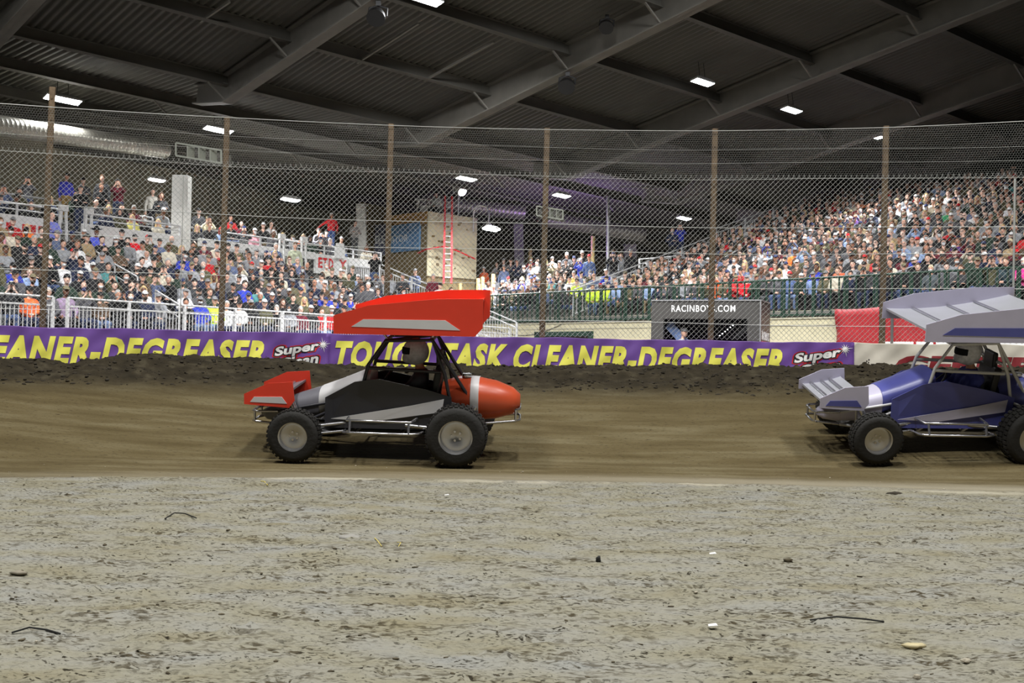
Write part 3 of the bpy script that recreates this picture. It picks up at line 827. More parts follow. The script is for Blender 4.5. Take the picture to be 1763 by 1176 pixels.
def low_fence(px0, px1, z0, h, label):
    mb = MB(); t0, t1 = t_at(px0, 7.9), t_at(px1, 7.9)
    root = empty('slatted_panel', LF(t0, 7.9, z0)); tag(root, label, 'railing'); inv = Matrix.Translation(-Vector(root.location))
    mb.bar(LF(t0, 7.9, z0 + h), LF(t1, 7.9, z0 + h), .05, .05); o = mb.build('top_rail', W_, root); o.matrix_parent_inverse = inv
    mb = MB(); t = t0
    while t <= t1: mb.bar(LF(t, 7.9, z0), LF(t, 7.9, z0 + h), .035, .02, up=(LF.d[0], LF.d[1], 0)); t += .12
    o = mb.build('pickets', W_, root); o.matrix_parent_inverse = inv
low_fence(392, 484, UZ - .3, .62, 'white picket screen under the cream jacket parapet')
low_fence(598, 650, UZ - .3, .58, 'white picket screen near the elevator tower')
def pipe_rail(t0, t1, s, z, h, label, m=None, n=None, name='pipe_railing'):
    m = m or W_; a = Vector(LF(t0, s, z)); b = Vector(LF(t1, s, z)); root = empty(name, a); tag(root, label, 'railing'); inv = Matrix.Translation(-a)
    for nm, zz in (('top_rail', h), ('middle_rail', h * .55)):
        mb = MB(); mb.tube([a + Vector((0, 0, zz)), b + Vector((0, 0, zz))], .03 if nm == 'top_rail' else .022, 8); o = mb.build(nm, m, root, True); o.matrix_parent_inverse = inv
    n = n or max(1, round((t1 - t0) / 2.0))
    for i in range(n + 1):
        q = a.lerp(b, i / n); mb = MB(); mb.bar(q, q + Vector((0, 0, h)), .06, .06, up=(LF.d[0], LF.d[1], 0)); o = mb.build('post', m, root); o.matrix_parent_inverse = inv
pipe_rail(t_at(-60, 8), t_at(100, 8), 7.98, UZ + .62, .42, 'white pipe railing of the upper stand left of the aisle')
pipe_rail(t_at(140, 8), t_at(305, 8), 7.98, UZ + .62, .40, 'white pipe railing in front of the yellow hoodie')
pipe_rail(t_at(383, 8), t_at(652, 8), 7.98, UZ + .55, .45, 'white pipe railing from the cream jacket to the elevator tower')
pipe_rail(t_at(-60, 11.3), t_at(102, 11.3), 11.45, UZ + 1.08, .75, 'white back railing behind the grey phone filmer')
pipe_rail(t_at(205, 11.3), t_at(262, 11.3), 11.45, UZ + 1.08, .6, 'short white back railing left of the white column')
pipe_rail(t_at(324, 11.3), t_at(575, 11.3), 11.45, UZ + .75, .75, 'long grey back railing of the upper stand', M['alu'])
for px, z, lab in ((103, .35, 'white sawhorse post pair at the left aisle'), (147, .35, 'white sawhorse post pair by the parapet under the long hair'), (519, .4, 'white post pair above the green plaid shirt'), (481, .4, 'white post pair above the blue plaid shirt')):
    t = t_at(px, 7.8); root = empty('stair_gate', LF(t, 7.8, UZ + z - .5)); tag(root, lab, 'gate'); inv = Matrix.Translation(-Vector(root.location))
    for dt in (-.12, .12):
        mb = MB(); mb.bar(LF(t + dt * 1.3, 7.78, UZ + z - .5), LF(t + dt * .8, 7.78, UZ + z + .75), .07, .07, up=(LF.d[0], LF.d[1], 0)); o = mb.build('post', M['white'], root); o.matrix_parent_inverse = inv
    mb = MB(); fbox(mb, LF, t - .16, t + .16, 7.72, 7.84, UZ + z + .62, UZ + z + .82); o = mb.build('cap', M['white'], root); o.matrix_parent_inverse = inv
mb = MB(); t = t_at(586, 7.6); fbox(mb, LF, t - .22, t + .22, 7.62, 7.85, UZ + .5, UZ + .95); fbox(mb, LF, t - .16, t + .16, 7.64, 7.83, UZ + .95, UZ + 1.15)
tag(mb.build('ballot_box', M['white'], bevel=.015), 'white box stack standing on the upper parapet left of the elevator tower', 'box')

# ------------------------------------------------------------------ wall under the right stand, banner, booth
mb = MB()
fbox(mb, RF, -9, 5.35, -.12, -.02, 0, 2.68); fbox(mb, RF, 8.9, 33, -.12, -.02, 0, 2.68); fbox(mb, RF, 5.35, 8.9, -.12, -.02, 2.35, 2.68)
tag(mb.build('wall_right', M['beige_wall']), 'beige painted wall below the green railing of the right stand', 'wall', kind='structure')
mb = MB(); fbox(mb, RF, -9, 33, -.16, .02, 2.68, 2.73); fbox(mb, RF, -9, 33, -.145, .0, 2.46, 2.50)
tag(mb.build('trim_1', M['concrete']), 'concrete ledge trim along the top of the beige wall', 'trim', kind='structure')
mb = MB(); fbox(mb, RF, -9, 33, .02, .10, 2.73, 2.97)
tag(mb.build('trim_2', M['concrete']), 'pale concrete kerb behind the green railing', 'trim', kind='structure')
# service opening with a half open shutter
root = empty('service_door', RF(7.1, -.1, 0)); tag(root, 'green framed service opening with a grey roller shutter left of the booth', 'roller door'); inv = Matrix.Translation(-Vector(root.location))
mb = MB(); fbox(mb, RF, 5.35, 8.9, -.2, -.08, 2.17, 2.36); fbox(mb, RF, 5.3, 5.6, -.2, -.08, 0, 2.36); fbox(mb, RF, 8.7, 8.95, -.2, -.08, 0, 2.36); o = mb.build('frame', M['green'], root); o.matrix_parent_inverse = inv
mb = MB(); fbox(mb, RF, 6.2, 8.7, .3, .36, 1.45, 1.93)
for k in range(5): fbox(mb, RF, 6.2, 8.7, .28, .30, 1.47 + .09 * k, 1.53 + .09 * k)
o = mb.build('shutter', M['shutter'], root); o.matrix_parent_inverse = inv
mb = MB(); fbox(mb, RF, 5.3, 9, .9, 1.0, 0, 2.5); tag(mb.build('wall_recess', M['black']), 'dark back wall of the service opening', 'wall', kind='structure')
mb = MB(); mb.tube([RF(a, -.16, 2.55 - .38 * math.sin(math.pi * k / 12) ** 1 + .1 * k / 12) for k, a in enumerate(np.linspace(2.2, 7.0, 13))], .012, 6)
tag(mb.build('hanging_cable', M['black'], smooth=True), 'black cable sagging along the beige wall', 'cable')

def rt_at(px, s):
    k = (px - CX) / FPX; a = RF.o + RF.n * s
    return (k * a[1] - a[0]) / (RF.d[0] - k * RF.d[1])
t0 = rt_at(1440, -.2); mb = MB(); zs = np.linspace(.3, 2.98, 12); N = 60; V = []
for i in range(N + 1):
    t = t0 + (33 - t0) * i / N
    for z in zs:
        w = .03 * math.sin(t * 5 + z * 3) * math.sin(t * 1.3) + .05 * math.exp(-(t - t0) * 2.2) * math.sin((t - t0) * 14 - z * 5)
        V.append(RF(t, -.24 + w, z + (.03 * math.sin(t * 2) if z > 2.9 else 0)))
mb.add(V, [(i * 12 + k, (i + 1) * 12 + k, (i + 1) * 12 + k + 1, i * 12 + k + 1) for i in range(N) for k in range(11)])
rb = mb.build('banner', M['redvinyl'], smooth=True); so = rb.modifiers.new('thick', 'SOLIDIFY'); so.thickness = .004
tag(rb, 'plain red vinyl banner hung on the wall below the green railing', 'banner')
mb = MB(); a = 1522
for b in (1578, 1612, 1650, 1719, 1790):
    ta, tb = rt_at(a, -.33), rt_at(b - 5, -.33); fbox(mb, RF, ta, tb, -.345, -.33, 1.1, 1.92); a = b
o = mb.build('lettering', M['whiteprint'], rb); o['label'] = 'white block letters cut off by the track wall'

# black broadcast booth
bc = np.array(P(1213, 588, 33.0)); bn = unit((-.36, -.93)); bd = np.array([-bn[1], bn[0]])
BF = Frame((bc[0], bc[1]), bd, -bn)
hw, dep, bz = 1.56, 1.75, 2.95
root = empty('broadcast_booth', (bc[0], bc[1], 0)); tag(root, 'black broadcast booth with white web address behind the track wall', 'booth'); inv = Matrix.Translation(-Vector(root.location))
def bpart(mb, nm, m, lab=None, **k):
    o = mb.build(nm, m, root, **k); o.matrix_parent_inverse = inv
    if lab: o['label'] = lab
    return o
mb = MB(); fbox(mb, BF, -hw, hw, 0, .06, 2.42, bz); fbox(mb, BF, -hw, -hw + .36, 0, .06, 0, 2.42); fbox(mb, BF, hw - .36, hw, 0, .06, 0, 2.42); fbox(mb, BF, -hw + .36, hw - .36, 0, .06, 0, 1.2)
bpart(mb, 'front_panel', M['booth'])
mb = MB(); fbox(mb, BF, hw - .06, hw, .06, dep, 0, bz); bpart(mb, 'side_panel', M['booth'])
mb = MB(); fbox(mb, BF, -hw, -hw + .06, .06, dep, 0, bz); bpart(mb, 'side_panel', M['booth'])
mb = MB(); fbox(mb, BF, -hw, hw, dep, dep + .05, 0, bz); bpart(mb, 'back_panel', M['glassdark'])
mb = MB(); fbox(mb, BF, -hw, hw, .06, dep, bz - .06, bz); bpart(mb, 'roof_panel', M['booth'])
mb = MB(); fbox(mb, BF, -hw, hw, .06, dep, .38, .44); bpart(mb, 'floor_panel', M['booth'])
mb = MB()
for a, b in ((BF(-hw, -.01, bz), BF(hw, -.01, bz)), (BF(hw, -.01, bz), BF(hw, dep, bz)), (BF(hw, -.01, bz), BF(hw, -.01, 0))): mb.bar(a, b, .035, .035)
bpart(mb, 'edge_trim', M['alu'], 'pale aluminium corner trim')
mb = MB(); solid_text(mb, 'RACINBOYS.COM', lambda x, y, d: BF(-.97 + x, -d - .002, 2.62 + y), 1.83, .19, .012); bpart(mb, 'lettering', M['whiteprint'], 'white letters RACINBOYS.COM')
mb = MB(); solid_text(mb, 'RACINBOYS', lambda x, y, d: BF(hw + d + .002, .30 + x, 1.86 + y - .03 * x), 1.3, .24, .02, .1); bpart(mb, 'lettering', M['whiteprint'], 'white letters RACINBOYS on the side')
mb = MB(); fbox(mb, BF, hw, hw + .006, .3, 1.6, 1.78, 1.81); bpart(mb, 'underline', M['redprint'], 'thin red line under the side letters')
mb = MB(); mb.bar(BF(-1.18, .5, 2.28), BF(-.55, .55, 1.60), .05, .26, up=(0, 0, 1)); bpart(mb, 'reflection_board', M['steelblue'], 'pale blue slanted board imitating a reflection in the booth window')  # board added for the light streak reflected in the window
mb = MB(); fbox(mb, BF, .62, .84, .05, .25, 1.2, 1.56); bpart(mb, 'monitor', M['steelblue'], 'small pale monitor on the booth sill')
mb = MB()
for k in range(6): fbox(mb, BF, .30 + .075 * k, .325 + .075 * k, .6, .62, 1.95 + .06 * k, 1.972 + .06 * k)
bpart(mb, 'fairy_lights', M['lampwarm'], 'row of tiny lights inside the booth')

# ------------------------------------------------------------------ elevator tower
A_, B_, C_ = P(735, 480, 55.8), P(818, 480, 57.6), P(664, 480, 58.5)
ztA, ztB, ztC = P(735, 364, 55.8)[2], P(818, 376, 57.6)[2], P(664, 372, 58.5)[2]
back = np.array([C_[0] + B_[0] - A_[0], C_[1] + B_[1] - A_[1]])
root = empty('elevator_tower', (A_[0], A_[1], 0)); tag(root, 'beige plywood elevator tower with a blue sign beside the red ladder', 'building'); inv = Matrix.Translation(-Vector(root.location))
def tpart(mb, nm, m, lab=None, **k):
    o = mb.build(nm, m, root, **k); o.matrix_parent_inverse = inv
    if lab: o['label'] = lab
    return o
mb = MB(); mb.hexa([(A_[0], A_[1], 0), (B_[0], B_[1], 0), (back[0], back[1], 0), (C_[0], C_[1], 0), (A_[0], A_[1], ztA - .2), (B_[0], B_[1], ztA - .2), (back[0], back[1], ztA - .2), (C_[0], C_[1], ztA - .2)])
tpart(mb, 'core', M['brownwall'])
def along(p, q, k): return np.array([p[0] + (q[0] - p[0]) * k, p[1] + (q[1] - p[1]) * k])
nAB = unit((B_[1] - A_[1], -(B_[0] - A_[0]))); nAC = -unit((C_[1] - A_[1], -(C_[0] - A_[0])))
if nAB[1] > 0: nAB = -nAB
if nAC[1] > 0: nAC = -nAC
def plate(p, q, k0, k1, z0, z1a, z1b, n, off, th):
    a, b = along(p, q, k0), along(p, q, k1)
    o0, o1 = n * off, n * (off + th)
    c = [(a[0] + o1[0], a[1] + o1[1], z0), (b[0] + o1[0], b[1] + o1[1], z0), (b[0] + o0[0], b[1] + o0[1], z0), (a[0] + o0[0], a[1] + o0[1], z0)]
    return c + [(c[0][0], c[0][1], z1a), (c[1][0], c[1][1], z1b), (c[2][0], c[2][1], z1b), (c[3][0], c[3][1], z1a)]
zlow = P(735, 432, 55.8)[2]
mb = MB(); mb.hexa(plate(A_, B_, -.02, 1.0, zlow - 1.2, ztA, ztB, nAB, .02, .06)); tpart(mb, 'climbing_panel', M['plywood'], 'beige climbing panel on the right face')
M['holds'] = mat('dull_holds', srgb(120, 100, 60), .8)
for k in range(26):
    mb = MB(); a = along(A_, B_, random.uniform(.05, .95)) + nAB * .1; mb.box((a[0], a[1], random.uniform(zlow - .9, ztB - .3)), (random.uniform(.06, .2), .06, random.uniform(.04, .12))); tpart(mb, 'climbing_hold', M['holds'])
mb = MB(); mb.hexa(plate(A_, C_, -.0, 1.05, P(735, 385, 55.8)[2], ztA, ztC, nAC, .02, .07)); tpart(mb, 'orange_panel', M['orangeply'], 'orange plywood band on the left face')
def on_AC(px, py):                    # point of the left face at that picture position
    q = ray(px, py); n3 = np.array([nAC[0], nAC[1], 0]); k = ((np.array([A_[0], A_[1], 0]) + n3 * .14 - CAM) @ n3) / (q @ n3); return CAM + q * k
s0, s1 = on_AC(671, 384), on_AC(722, 384); zt, zb = s1[2] + .05, on_AC(722, 430)[2]
sd = unit((s1 - s0)[:2]); wS = float(np.linalg.norm((s1 - s0)[:2]))
mb = MB(); c = [(s0[0], s0[1], zb), (s1[0], s1[1], zb), (s1[0] - nAC[0] * .1, s1[1] - nAC[1] * .1, zb), (s0[0] - nAC[0] * .1, s0[1] - nAC[1] * .1, zb)]
mb.hexa(c + [(p[0], p[1], zt) for p in c]); tpart(mb, 'sign', M['signblue'], 'blue sign panel')
mb = MB(); solid_text(mb, 'ATOR', lambda x, y, d: (s0[0] + sd[0] * (x + wS * .03) + nAC[0] * d, s0[1] + sd[1] * (x + wS * .03) + nAC[1] * d, zb + .50 * (zt - zb) * .72 + y), wS * .6, .34, .0); tpart(mb, 'lettering', M['whiteprint'], 'white letters of the word elevator')
# the sign wraps round the corner at its left
e1 = np.array(on_AC(650, 388)); e0 = np.array([s0[0] - .25, s0[1] - .1, 0])
mb = MB(); g0 = s0[:2] + np.array([-.02, -.02]); g1 = g0 + np.array([-.78, .5]); gn = unit((-.5, -.78))
c = [(g1[0], g1[1], zb - .1), (g0[0], g0[1], zb - .1), (g0[0] - gn[0] * .08, g0[1] - gn[1] * .08, zb - .1), (g1[0] - gn[0] * .08, g1[1] - gn[1] * .08, zb - .1)]
mb.hexa(c + [(p[0], p[1], zt + .1) for p in c]); tpart(mb, 'sign', M['signdark'], 'slate side of the sign round the corner')
mb = MB(); gd = unit(g0 - g1); solid_text(mb, 'ELEV', lambda x, y, d: (g1[0] + gd[0] * (x + .05) + gn[0] * d, g1[1] + gd[1] * (x + .05) + gn[1] * d, zb + .36 * (zt - zb) + y), .86, .40, .0); tpart(mb, 'lettering', M['whiteprint'], 'white first letters of the word elevator')
mb = MB(); zc = P(735, 475, 55.8)[2]
# red rope barrier sagging round the tower
pr = [P(719, 436, 55.9), P(735, 429, 55.3), P(765, 424, 55.7), P(790, 433, 56.2), P(818, 446, 56.9)]
mb.tube(pr, .035, 6); tag(mb.build('barrier_rope', M['rope'], smooth=True), 'red rope strung round the elevator tower', 'rope')
# things on the roof of the tower
la = np.array(P(764, 488, 54.6)); lb = np.array(P(766.5, 337, 55.6)); ra = np.array(P(777, 488, 54.7)); rb_ = np.array(P(778.5, 338, 55.7))
root2 = empty('ladder', la); tag(root2, 'tall red fibreglass ladder leaning on the elevator tower', 'ladder'); inv2 = Matrix.Translation(-Vector(la))
for a, b in ((la, lb), (ra, rb_)):
    mb = MB(); mb.bar(a, b, .09, .07, up=(0, 1, 0)); o = mb.build('rail', M['ladder'], root2); o.matrix_parent_inverse = inv2
for k in range(1, 15):
    f_ = k / 15; a = la + (lb - la) * f_; b = ra + (rb_ - ra) * f_; mb = MB(); mb.tube([a, b], .028, 6); o = mb.build('rung', M['alu'], root2, True); o.matrix_parent_inverse = inv2
zt0 = ztA - .2
def on_top(px, d): q = P(px, 365, d); return np.array([q[0], q[1], zt0])
q = on_top(729, 57.4)
root2 = empty('camera_table', q); tag(root2, 'white legged table with a black camera on the tower roof', 'table'); inv2 = Matrix.Translation(-Vector(q))
mb = MB(); mb.box((q[0], q[1], zt0 + .95), (.85, .5, .05)); o = mb.build('tabletop', M['white'], root2); o.matrix_parent_inverse = inv2
for dx in (-.30, .34):
    for dy in (-.2, .2): mb = MB(); mb.bar((q[0] + dx * 1.2, q[1] + dy, zt0), (q[0] + dx * .8, q[1] + dy, zt0 + .95), .05, .05); o = mb.build('leg', M['white'], root2); o.matrix_parent_inverse = inv2
mb = MB(); mb.box((q[0] + .12, q[1] - .25, zt0 + .36), (.5, .03, .62)); o = mb.build('front_sheet', M['white'], root2); o.matrix_parent_inverse = inv2
root2 = empty('video_camera', (q[0] - .1, q[1], zt0 + .98)); tag(root2, 'black video camera standing on the table on the tower roof', 'camera'); inv2 = Matrix.Translation(-Vector(root2.location))
mb = MB(); mb.box((q[0] - .1, q[1], zt0 + 1.32), (.55, .2, .2)); o = mb.build('body', M['black'], root2); o.matrix_parent_inverse = inv2
mb = MB(); mb.lathe([(.0, 0), (.07, 0), (.09, .28), (.0, .28)], 12, 'x', (q[0] - .65, q[1], zt0 + 1.32)); o = mb.build('lens', M['black'], root2); o.matrix_parent_inverse = inv2
for a in (0, 2.1, 4.2):
    mb = MB(); mb.tube([(q[0] - .1, q[1], zt0 + 1.25), (q[0] - .1 + .2 * math.cos(a), q[1] + .18 * math.sin(a), zt0 + .975)], .018, 6); o = mb.build('leg', M['black'], root2); o.matrix_parent_inverse = inv2
q = on_top(789, 57.6)
root2 = empty('work_light', q); tag(root2, 'white cylindrical flood light on a slim stand on the tower roof', 'lamp'); inv2 = Matrix.Translation(-Vector(q))
hz = P(795, 324, 57.6)[2]
mb = MB(); mb.tube([(q[0], q[1], zt0), (q[0], q[1], hz - .3)], .035, 8); o = mb.build('stand', M['white'], root2, True); o.matrix_parent_inverse = inv2
mb = MB(); mb.box((q[0] - .25, q[1], hz - .05), (.04, .05, .5)); o = mb.build('bracket', M['white'], root2); o.matrix_parent_inverse = inv2
mb = MB(); mb.tube([(q[0] - .12, q[1] + .2, hz + .12), (q[0] + .2, q[1] - .25, hz - .22)], .24, 16); o = mb.build('housing', M['lampbody'], root2, True); o.matrix_parent_inverse = inv2
mb = MB(); mb.tube([(q[0] + .2, q[1] - .255, hz - .22), (q[0] + .212, q[1] - .27, hz - .232)], .21, 16); o = mb.build('lens', M['lampwarm'], root2, True); o.matrix_parent_inverse = inv2
q0 = P(815, 385, 57.3)
mb = MB(); hoop = [(q0[0], q0[1], q0[2] - .4)] + [(q0[0] + .38 - .38 * math.cos(a), q0[1] - .2 * a / 3, q0[2] + .45 + .42 * math.sin(a)) for a in np.linspace(0, math.pi, 12)] + [(q0[0] + .76, q0[1] - .2, q0[2] - .05)]
root2 = empty('gooseneck_lamp', q0); tag(root2, 'white gooseneck lamp arm hooked over the right edge of the elevator tower', 'lamp'); inv2 = Matrix.Translation(-Vector(q0))
mb.tube(hoop, .035, 8); o = mb.build('arm', M['white'], root2, True); o.matrix_parent_inverse = inv2
mb = MB(); mb.lathe([(.05, .1), (.12, .05), (.22, -.12), (.2, -.12), (.04, .04)], 16, 'z', hoop[-1]); o = mb.build('shade', M['white'], root2, True); o.matrix_parent_inverse = inv2
TOWER_TOP = zt0
# orange and white chairs in front of the tower, timber posts
def chair(p, rz, m, label):
    root = empty('folding_chair', p, rz); tag(root, label, 'chair')
    mb = MB(); mb.box((0, 0, .45), (.44, .42, .03)); mb.build('seat', m, root, bevel=.01)
    mb = MB(); mb.box((0, .22, .80), (.44, .03, .42), Matrix.Rotation(-.15, 3, 'X')); mb.build('backrest', m, root, bevel=.01)
    for sx in (-.2, .2):
        mb = MB(); mb.tube([(sx, .26, 1.0), (sx, -.2, 0)], .014, 6); mb.build('leg', M['alu'], root, True)
        mb = MB(); mb.tube([(sx, -.16, .46), (sx, .24, 0)], .014, 6); mb.build('leg', M['alu'], root, True)
TS = lambda px, s: rt_at(px, s)
def mid_floor(s): return RZ0 + RR * max(0, min(8, int(s / TREAD)))
for px, s, m, lab, rz in ((755, .9, M['orangeplastic'], 'orange backed folding chair at the foot of the red ladder', .2), (783, .75, M['white'], 'white folding chair right of the orange chair', -.3)):
    t = TS(px, s); p = RF(t, s, mid_floor(s)); chair((p[0], p[1], p[2]), RF.face() + rz, m, lab)
for px, s, h, lab in ((790, 1.2, 1.6, 'leftmost timber post standing in front of the elevator tower'), (821, 1.6, 1.5, 'slim timber post left of the maroon filmer'), (829, 2.0, 1.6, 'brown timber post beside the slim timber post'),
                      (847, 2.4, 1.75, 'pale timber post in the middle of the standing crowd'), (910, 6.6, 1.7, 'timber post right of the elevator tower in the back crowd'), (1018, 6.6, 2.0, 'timber post left of the blue jersey back')):
    t = TS(px, s); p = RF(t, s, mid_floor(s)); mb = MB(); mb.tube([(p[0], p[1], p[2]), (p[0], p[1], p[2] + h)], .1, 10)
    tag(mb.build('timber_post', M['wood'], smooth=True), lab, 'post')
p0 = P(1047, 480, 56); p1 = P(1047, 337, 56)
mb = MB(); mb.tube([(p0[0], p0[1], RZ0 + RR * 6), (p1[0], p1[1], p1[2])], .09, 10); tag(mb.build('grey_pole', M['alu'], smooth=True), 'tall grey pole rising behind the middle crowd', 'pole')
# tan wall and white columns of the upper left concourse
mb = MB(); a, b = P(617, 470, 58.5), P(662, 470, 60.5); zt = P(640, 350, 59)[2]
mb.hexa([(a[0], a[1], 0), (b[0], b[1], 0), (b[0], b[1] + 6, 0), (a[0], a[1] + 6, 0), (a[0], a[1], zt), (b[0], b[1], zt), (b[0], b[1] + 6, zt), (a[0], a[1] + 6, zt)])
tag(mb.build('wall_concourse', M['brownwall']), 'tan block wall between the white column and the elevator tower', 'wall', kind='structure')
def column(px0, px1, py_top, d, zb, label, lean=0):
    a, b = P(px0, py_top, d), P(px1, py_top, d); w = b[0] - a[0]; x = (a[0] + b[0]) / 2
    mb = MB(); mb.hexa([(x - w / 2 + lean, d, zb), (x + w / 2 + lean, d, zb), (x + w / 2 + lean, d + w, zb), (x - w / 2 + lean, d + w, zb), (x - w / 2, d, a[2]), (x + w / 2, d, a[2]), (x + w / 2, d + w, a[2]), (x - w / 2, d + w, a[2])])
    tag(mb.build('column', M['column'], bevel=.02), label, 'column', kind='structure')
column(295, 322, 300, 42.5, 1.0, 'white square column rising through the left stand')
column(612, 628, 350, 56.5, 3.0, 'white leaning column behind the red shirted leaner', .25)
column(884, 901, 385, 64, 2.0, 'pale leaning column right of the elevator tower', .25)
column(1075, 1096, 420, 66, 2.0, 'white column behind the middle stair railing', .3)
# ------------------------------------------------------------------ roof: deck, beams, purlins, lamps
KNEE = -3.5                                    # the beams level out beyond this line
d1 = unit(ray(-950, 1085)); d2 = unit(ray(3350, 840)); d1h = unit((d1[0], d1[1], 0.0))
rn = unit(np.cross(d1, d2)); rn = rn * np.sign(rn[2])
rn2 = unit(np.cross(d1h, d2)); rn2 = rn2 * np.sign(rn2[2])
RA = P(108, 172, 40) + np.array([0, 0, .6])
def RP(u, v, off=0.0):
    if u <= KNEE: return RA + d1 * u + d2 * v - rn * off
    return RA + d1 * KNEE + d1h * (u - KNEE) + d2 * v - rn * off
def roof_hit(px, py, off=0.0):
    q = ray(px, py); p = CAM + q * (((RA - CAM - rn * off) @ rn) / (q @ rn))
    if uv(p + rn * off)[0] <= KNEE: return p
    k = RA + d1 * KNEE
    return CAM + q * (((k - CAM - rn2 * off) @ rn2) / (q @ rn2))
def uv(p):
    a = np.stack([d1, d2, rn], 1); s = np.linalg.solve(a, np.asarray(p) - RA); return s[0], s[1]
# corrugated deck: flutes run with the beams
U0_, U1_, V0_, V1_ = -62, 75, -30, 66
prof = []; v = V0_; pitch = .25
while v < V1_:
    prof += [(v, 0), (v + pitch * .34, 0), (v + pitch * .46, -.065), (v + pitch * .88, -.065)]; v += pitch
prof = np.array(prof)
us = np.array([U0_, -40, -20, KNEE, 20, 45, U1_])
V = np.concatenate([[RP(u, a, -b_) for a, b_ in prof] for u in us]); n_ = len(prof)
i = np.arange(n_ - 1)[None, :] + n_ * np.arange(len(us) - 1)[:, None]
o = mesh_obj('ceiling', np_mesh('ceiling', V, np.stack([i, i + 1, i + 1 + n_, i + n_], -1).reshape(-1, 4), [M['roof']]))
tag(o, 'dark corrugated metal roof deck of the hall', 'ceiling', kind='structure')
def ibeam(mb, a, b, h, w, tf, tw, up):
    """a, b on the underside line"""
    a, b, up = Vector(a), Vector(b), Vector(up)
    mb.bar(a + up * tf / 2, b + up * tf / 2, w, tf, up=up)
    mb.bar(a + up * h / 2, b + up * h / 2, tw, h, up=up)
    mb.bar(a + up * (h - tf / 2), b + up * (h - tf / 2), w, tf, up=up)
beam_px = [(500, 104), (900, 165), (1250, 200), (1470, 247), (1724, 268)]
bv = sorted(uv(roof_hit(x, y, 1.05))[1] for x, y in beam_px)
bv = [bv[0] - 7.7] + bv + [bv[-1] + 7.2, bv[-1] + 14.4]
names = ['beyond the left edge', 'running to the upper left spotlight', 'carrying the middle spotlight', 'between the two bright right lamps', 'at the right above the stand', 'at the far right corner', 'beyond the right edge', 'far beyond the right edge']
for v, nm in zip(bv, names):
    mb = MB(); ibeam(mb, RP(U0_, v, 1.05), RP(KNEE, v, 1.05), .99, .39, .045, .03, rn); ibeam(mb, RP(KNEE, v, 1.05), RP(KNEE + 2.2, v, .75), .7, .39, .045, .03, rn2)
    tag(mb.build('roof_beam', M['beam']), 'deep grey steel roof beam ' + nm, 'beam', kind='structure')
pu = [uv(roof_hit(x, y, .47))[0] for x, y in [(169, 97), (340, 36), (801, 55), (1245, 79), (1640, 97)]]
step = 4.1; u0 = pu[0]
k = 0
for j in range(-6, 12):
    u = u0 - step * j
    mb = MB(); ibeam(mb, RP(u, V0_, .47), RP(u, V1_, .47), .42, .19, .025, .02, rn)
    tag(mb.build('roof_purlin', M['purlin']), 'dark steel roof purlin, %s from the rear' % ordinal(j + 7), 'purlin', kind='structure')
    for v in bv[1:6]:
        if -2 <= j <= 8:
            mb = MB(); mb.bar(RP(u, v - .75, .46), RP(u, v - .1, 1.02), .075, .05)
            tag(mb.build('roof_brace', M['beam']), 'slanted brace between roof purlin and beam', 'brace', 'roof braces', kind='structure')
for (x0, y0), (x1, y1), nm in (((345, 37), (395, 3), 'upper left'), ((615, 108), (720, 40), 'middle'), ((730, 139), (850, 72), 'right of middle')):
    mb = MB(); mb.bar(roof_hit(x0, y0, .42), roof_hit(x1, y1, .42), .07, .07)
    tag(mb.build('roof_rod', M['beam']), 'thin grey tie rod under the roof deck, ' + nm, 'rod', kind='structure')
# hall lamps
LAMPS = [(108, 172, 60, 'long lamp behind the top of the first fence post'), (376, 224, 50, 'lamp behind the second fence post'), (270, 310, 27, 'small lamp left of the white column'),
         (500, 344, 34, 'lamp above the upper left stand'), (733, 0, 62, 'lamp at the top edge of the picture'), (803, 308, 37, 'lamp just above the tower flood light'),
         (967, 337, 34, 'lamp over the middle crowd'), (846, 395, 32, 'lamp at the gooseneck beside the tower'), (1178, 376, 29, 'lamp above the white stair railing'),
         (1210, 142, 45, 'bright lamp high in the middle roof bay'), (1363, 190, 42, 'brightest lamp between two beams'), (1507, 235, 35, 'lamp behind the right fence post'), (1048, 465, 11, 'tiny far lamp by the grey pole')]
def hall_lamp(c, length, label, power, drop=.75):
    root = empty('high_bay_lamp', c); tag(root, label, 'lamp', 'hall lamps under the roof')
    ax = Vector(d2); up = Vector(rn); side = up.cross(ax)
    rot = Matrix((ax, side, up)).transposed()
    loc = Vector(c)
    mb = MB(); w = length * .38
    def pp(x, y, z): return tuple(rot @ Vector((x, y, z)))
    ring = lambda sx, sy, z: [pp(-sx, -sy, z), pp(sx, -sy, z), pp(sx, sy, z), pp(-sx, sy, z)]
    L2 = length / 2
    mb.loft([ring(L2, w / 2, 0), ring(L2, w / 2, .07), ring(L2 * .55, w * .3, .17)]); mb.build('housing', M['lampbody'], root)
    mb = MB(); mb.loft([ring(L2 * .6, w * .25, -.055), ring(L2 * .97, w * .47, -.002)]); mb.build('lens', M['lamp'], root)
    mb = MB()
    for s_ in (-.3, .3): mb.tube([pp(L2 * s_, 0, .16), pp(L2 * s_, 0, drop)], .012, 5)
    mb.build('hanger', M['blackmetal'], root)
    area_light('lamp_light', tuple(loc - up * .08), (length, w), power, (.96, .98, 1.0), tuple(-rn), 125)
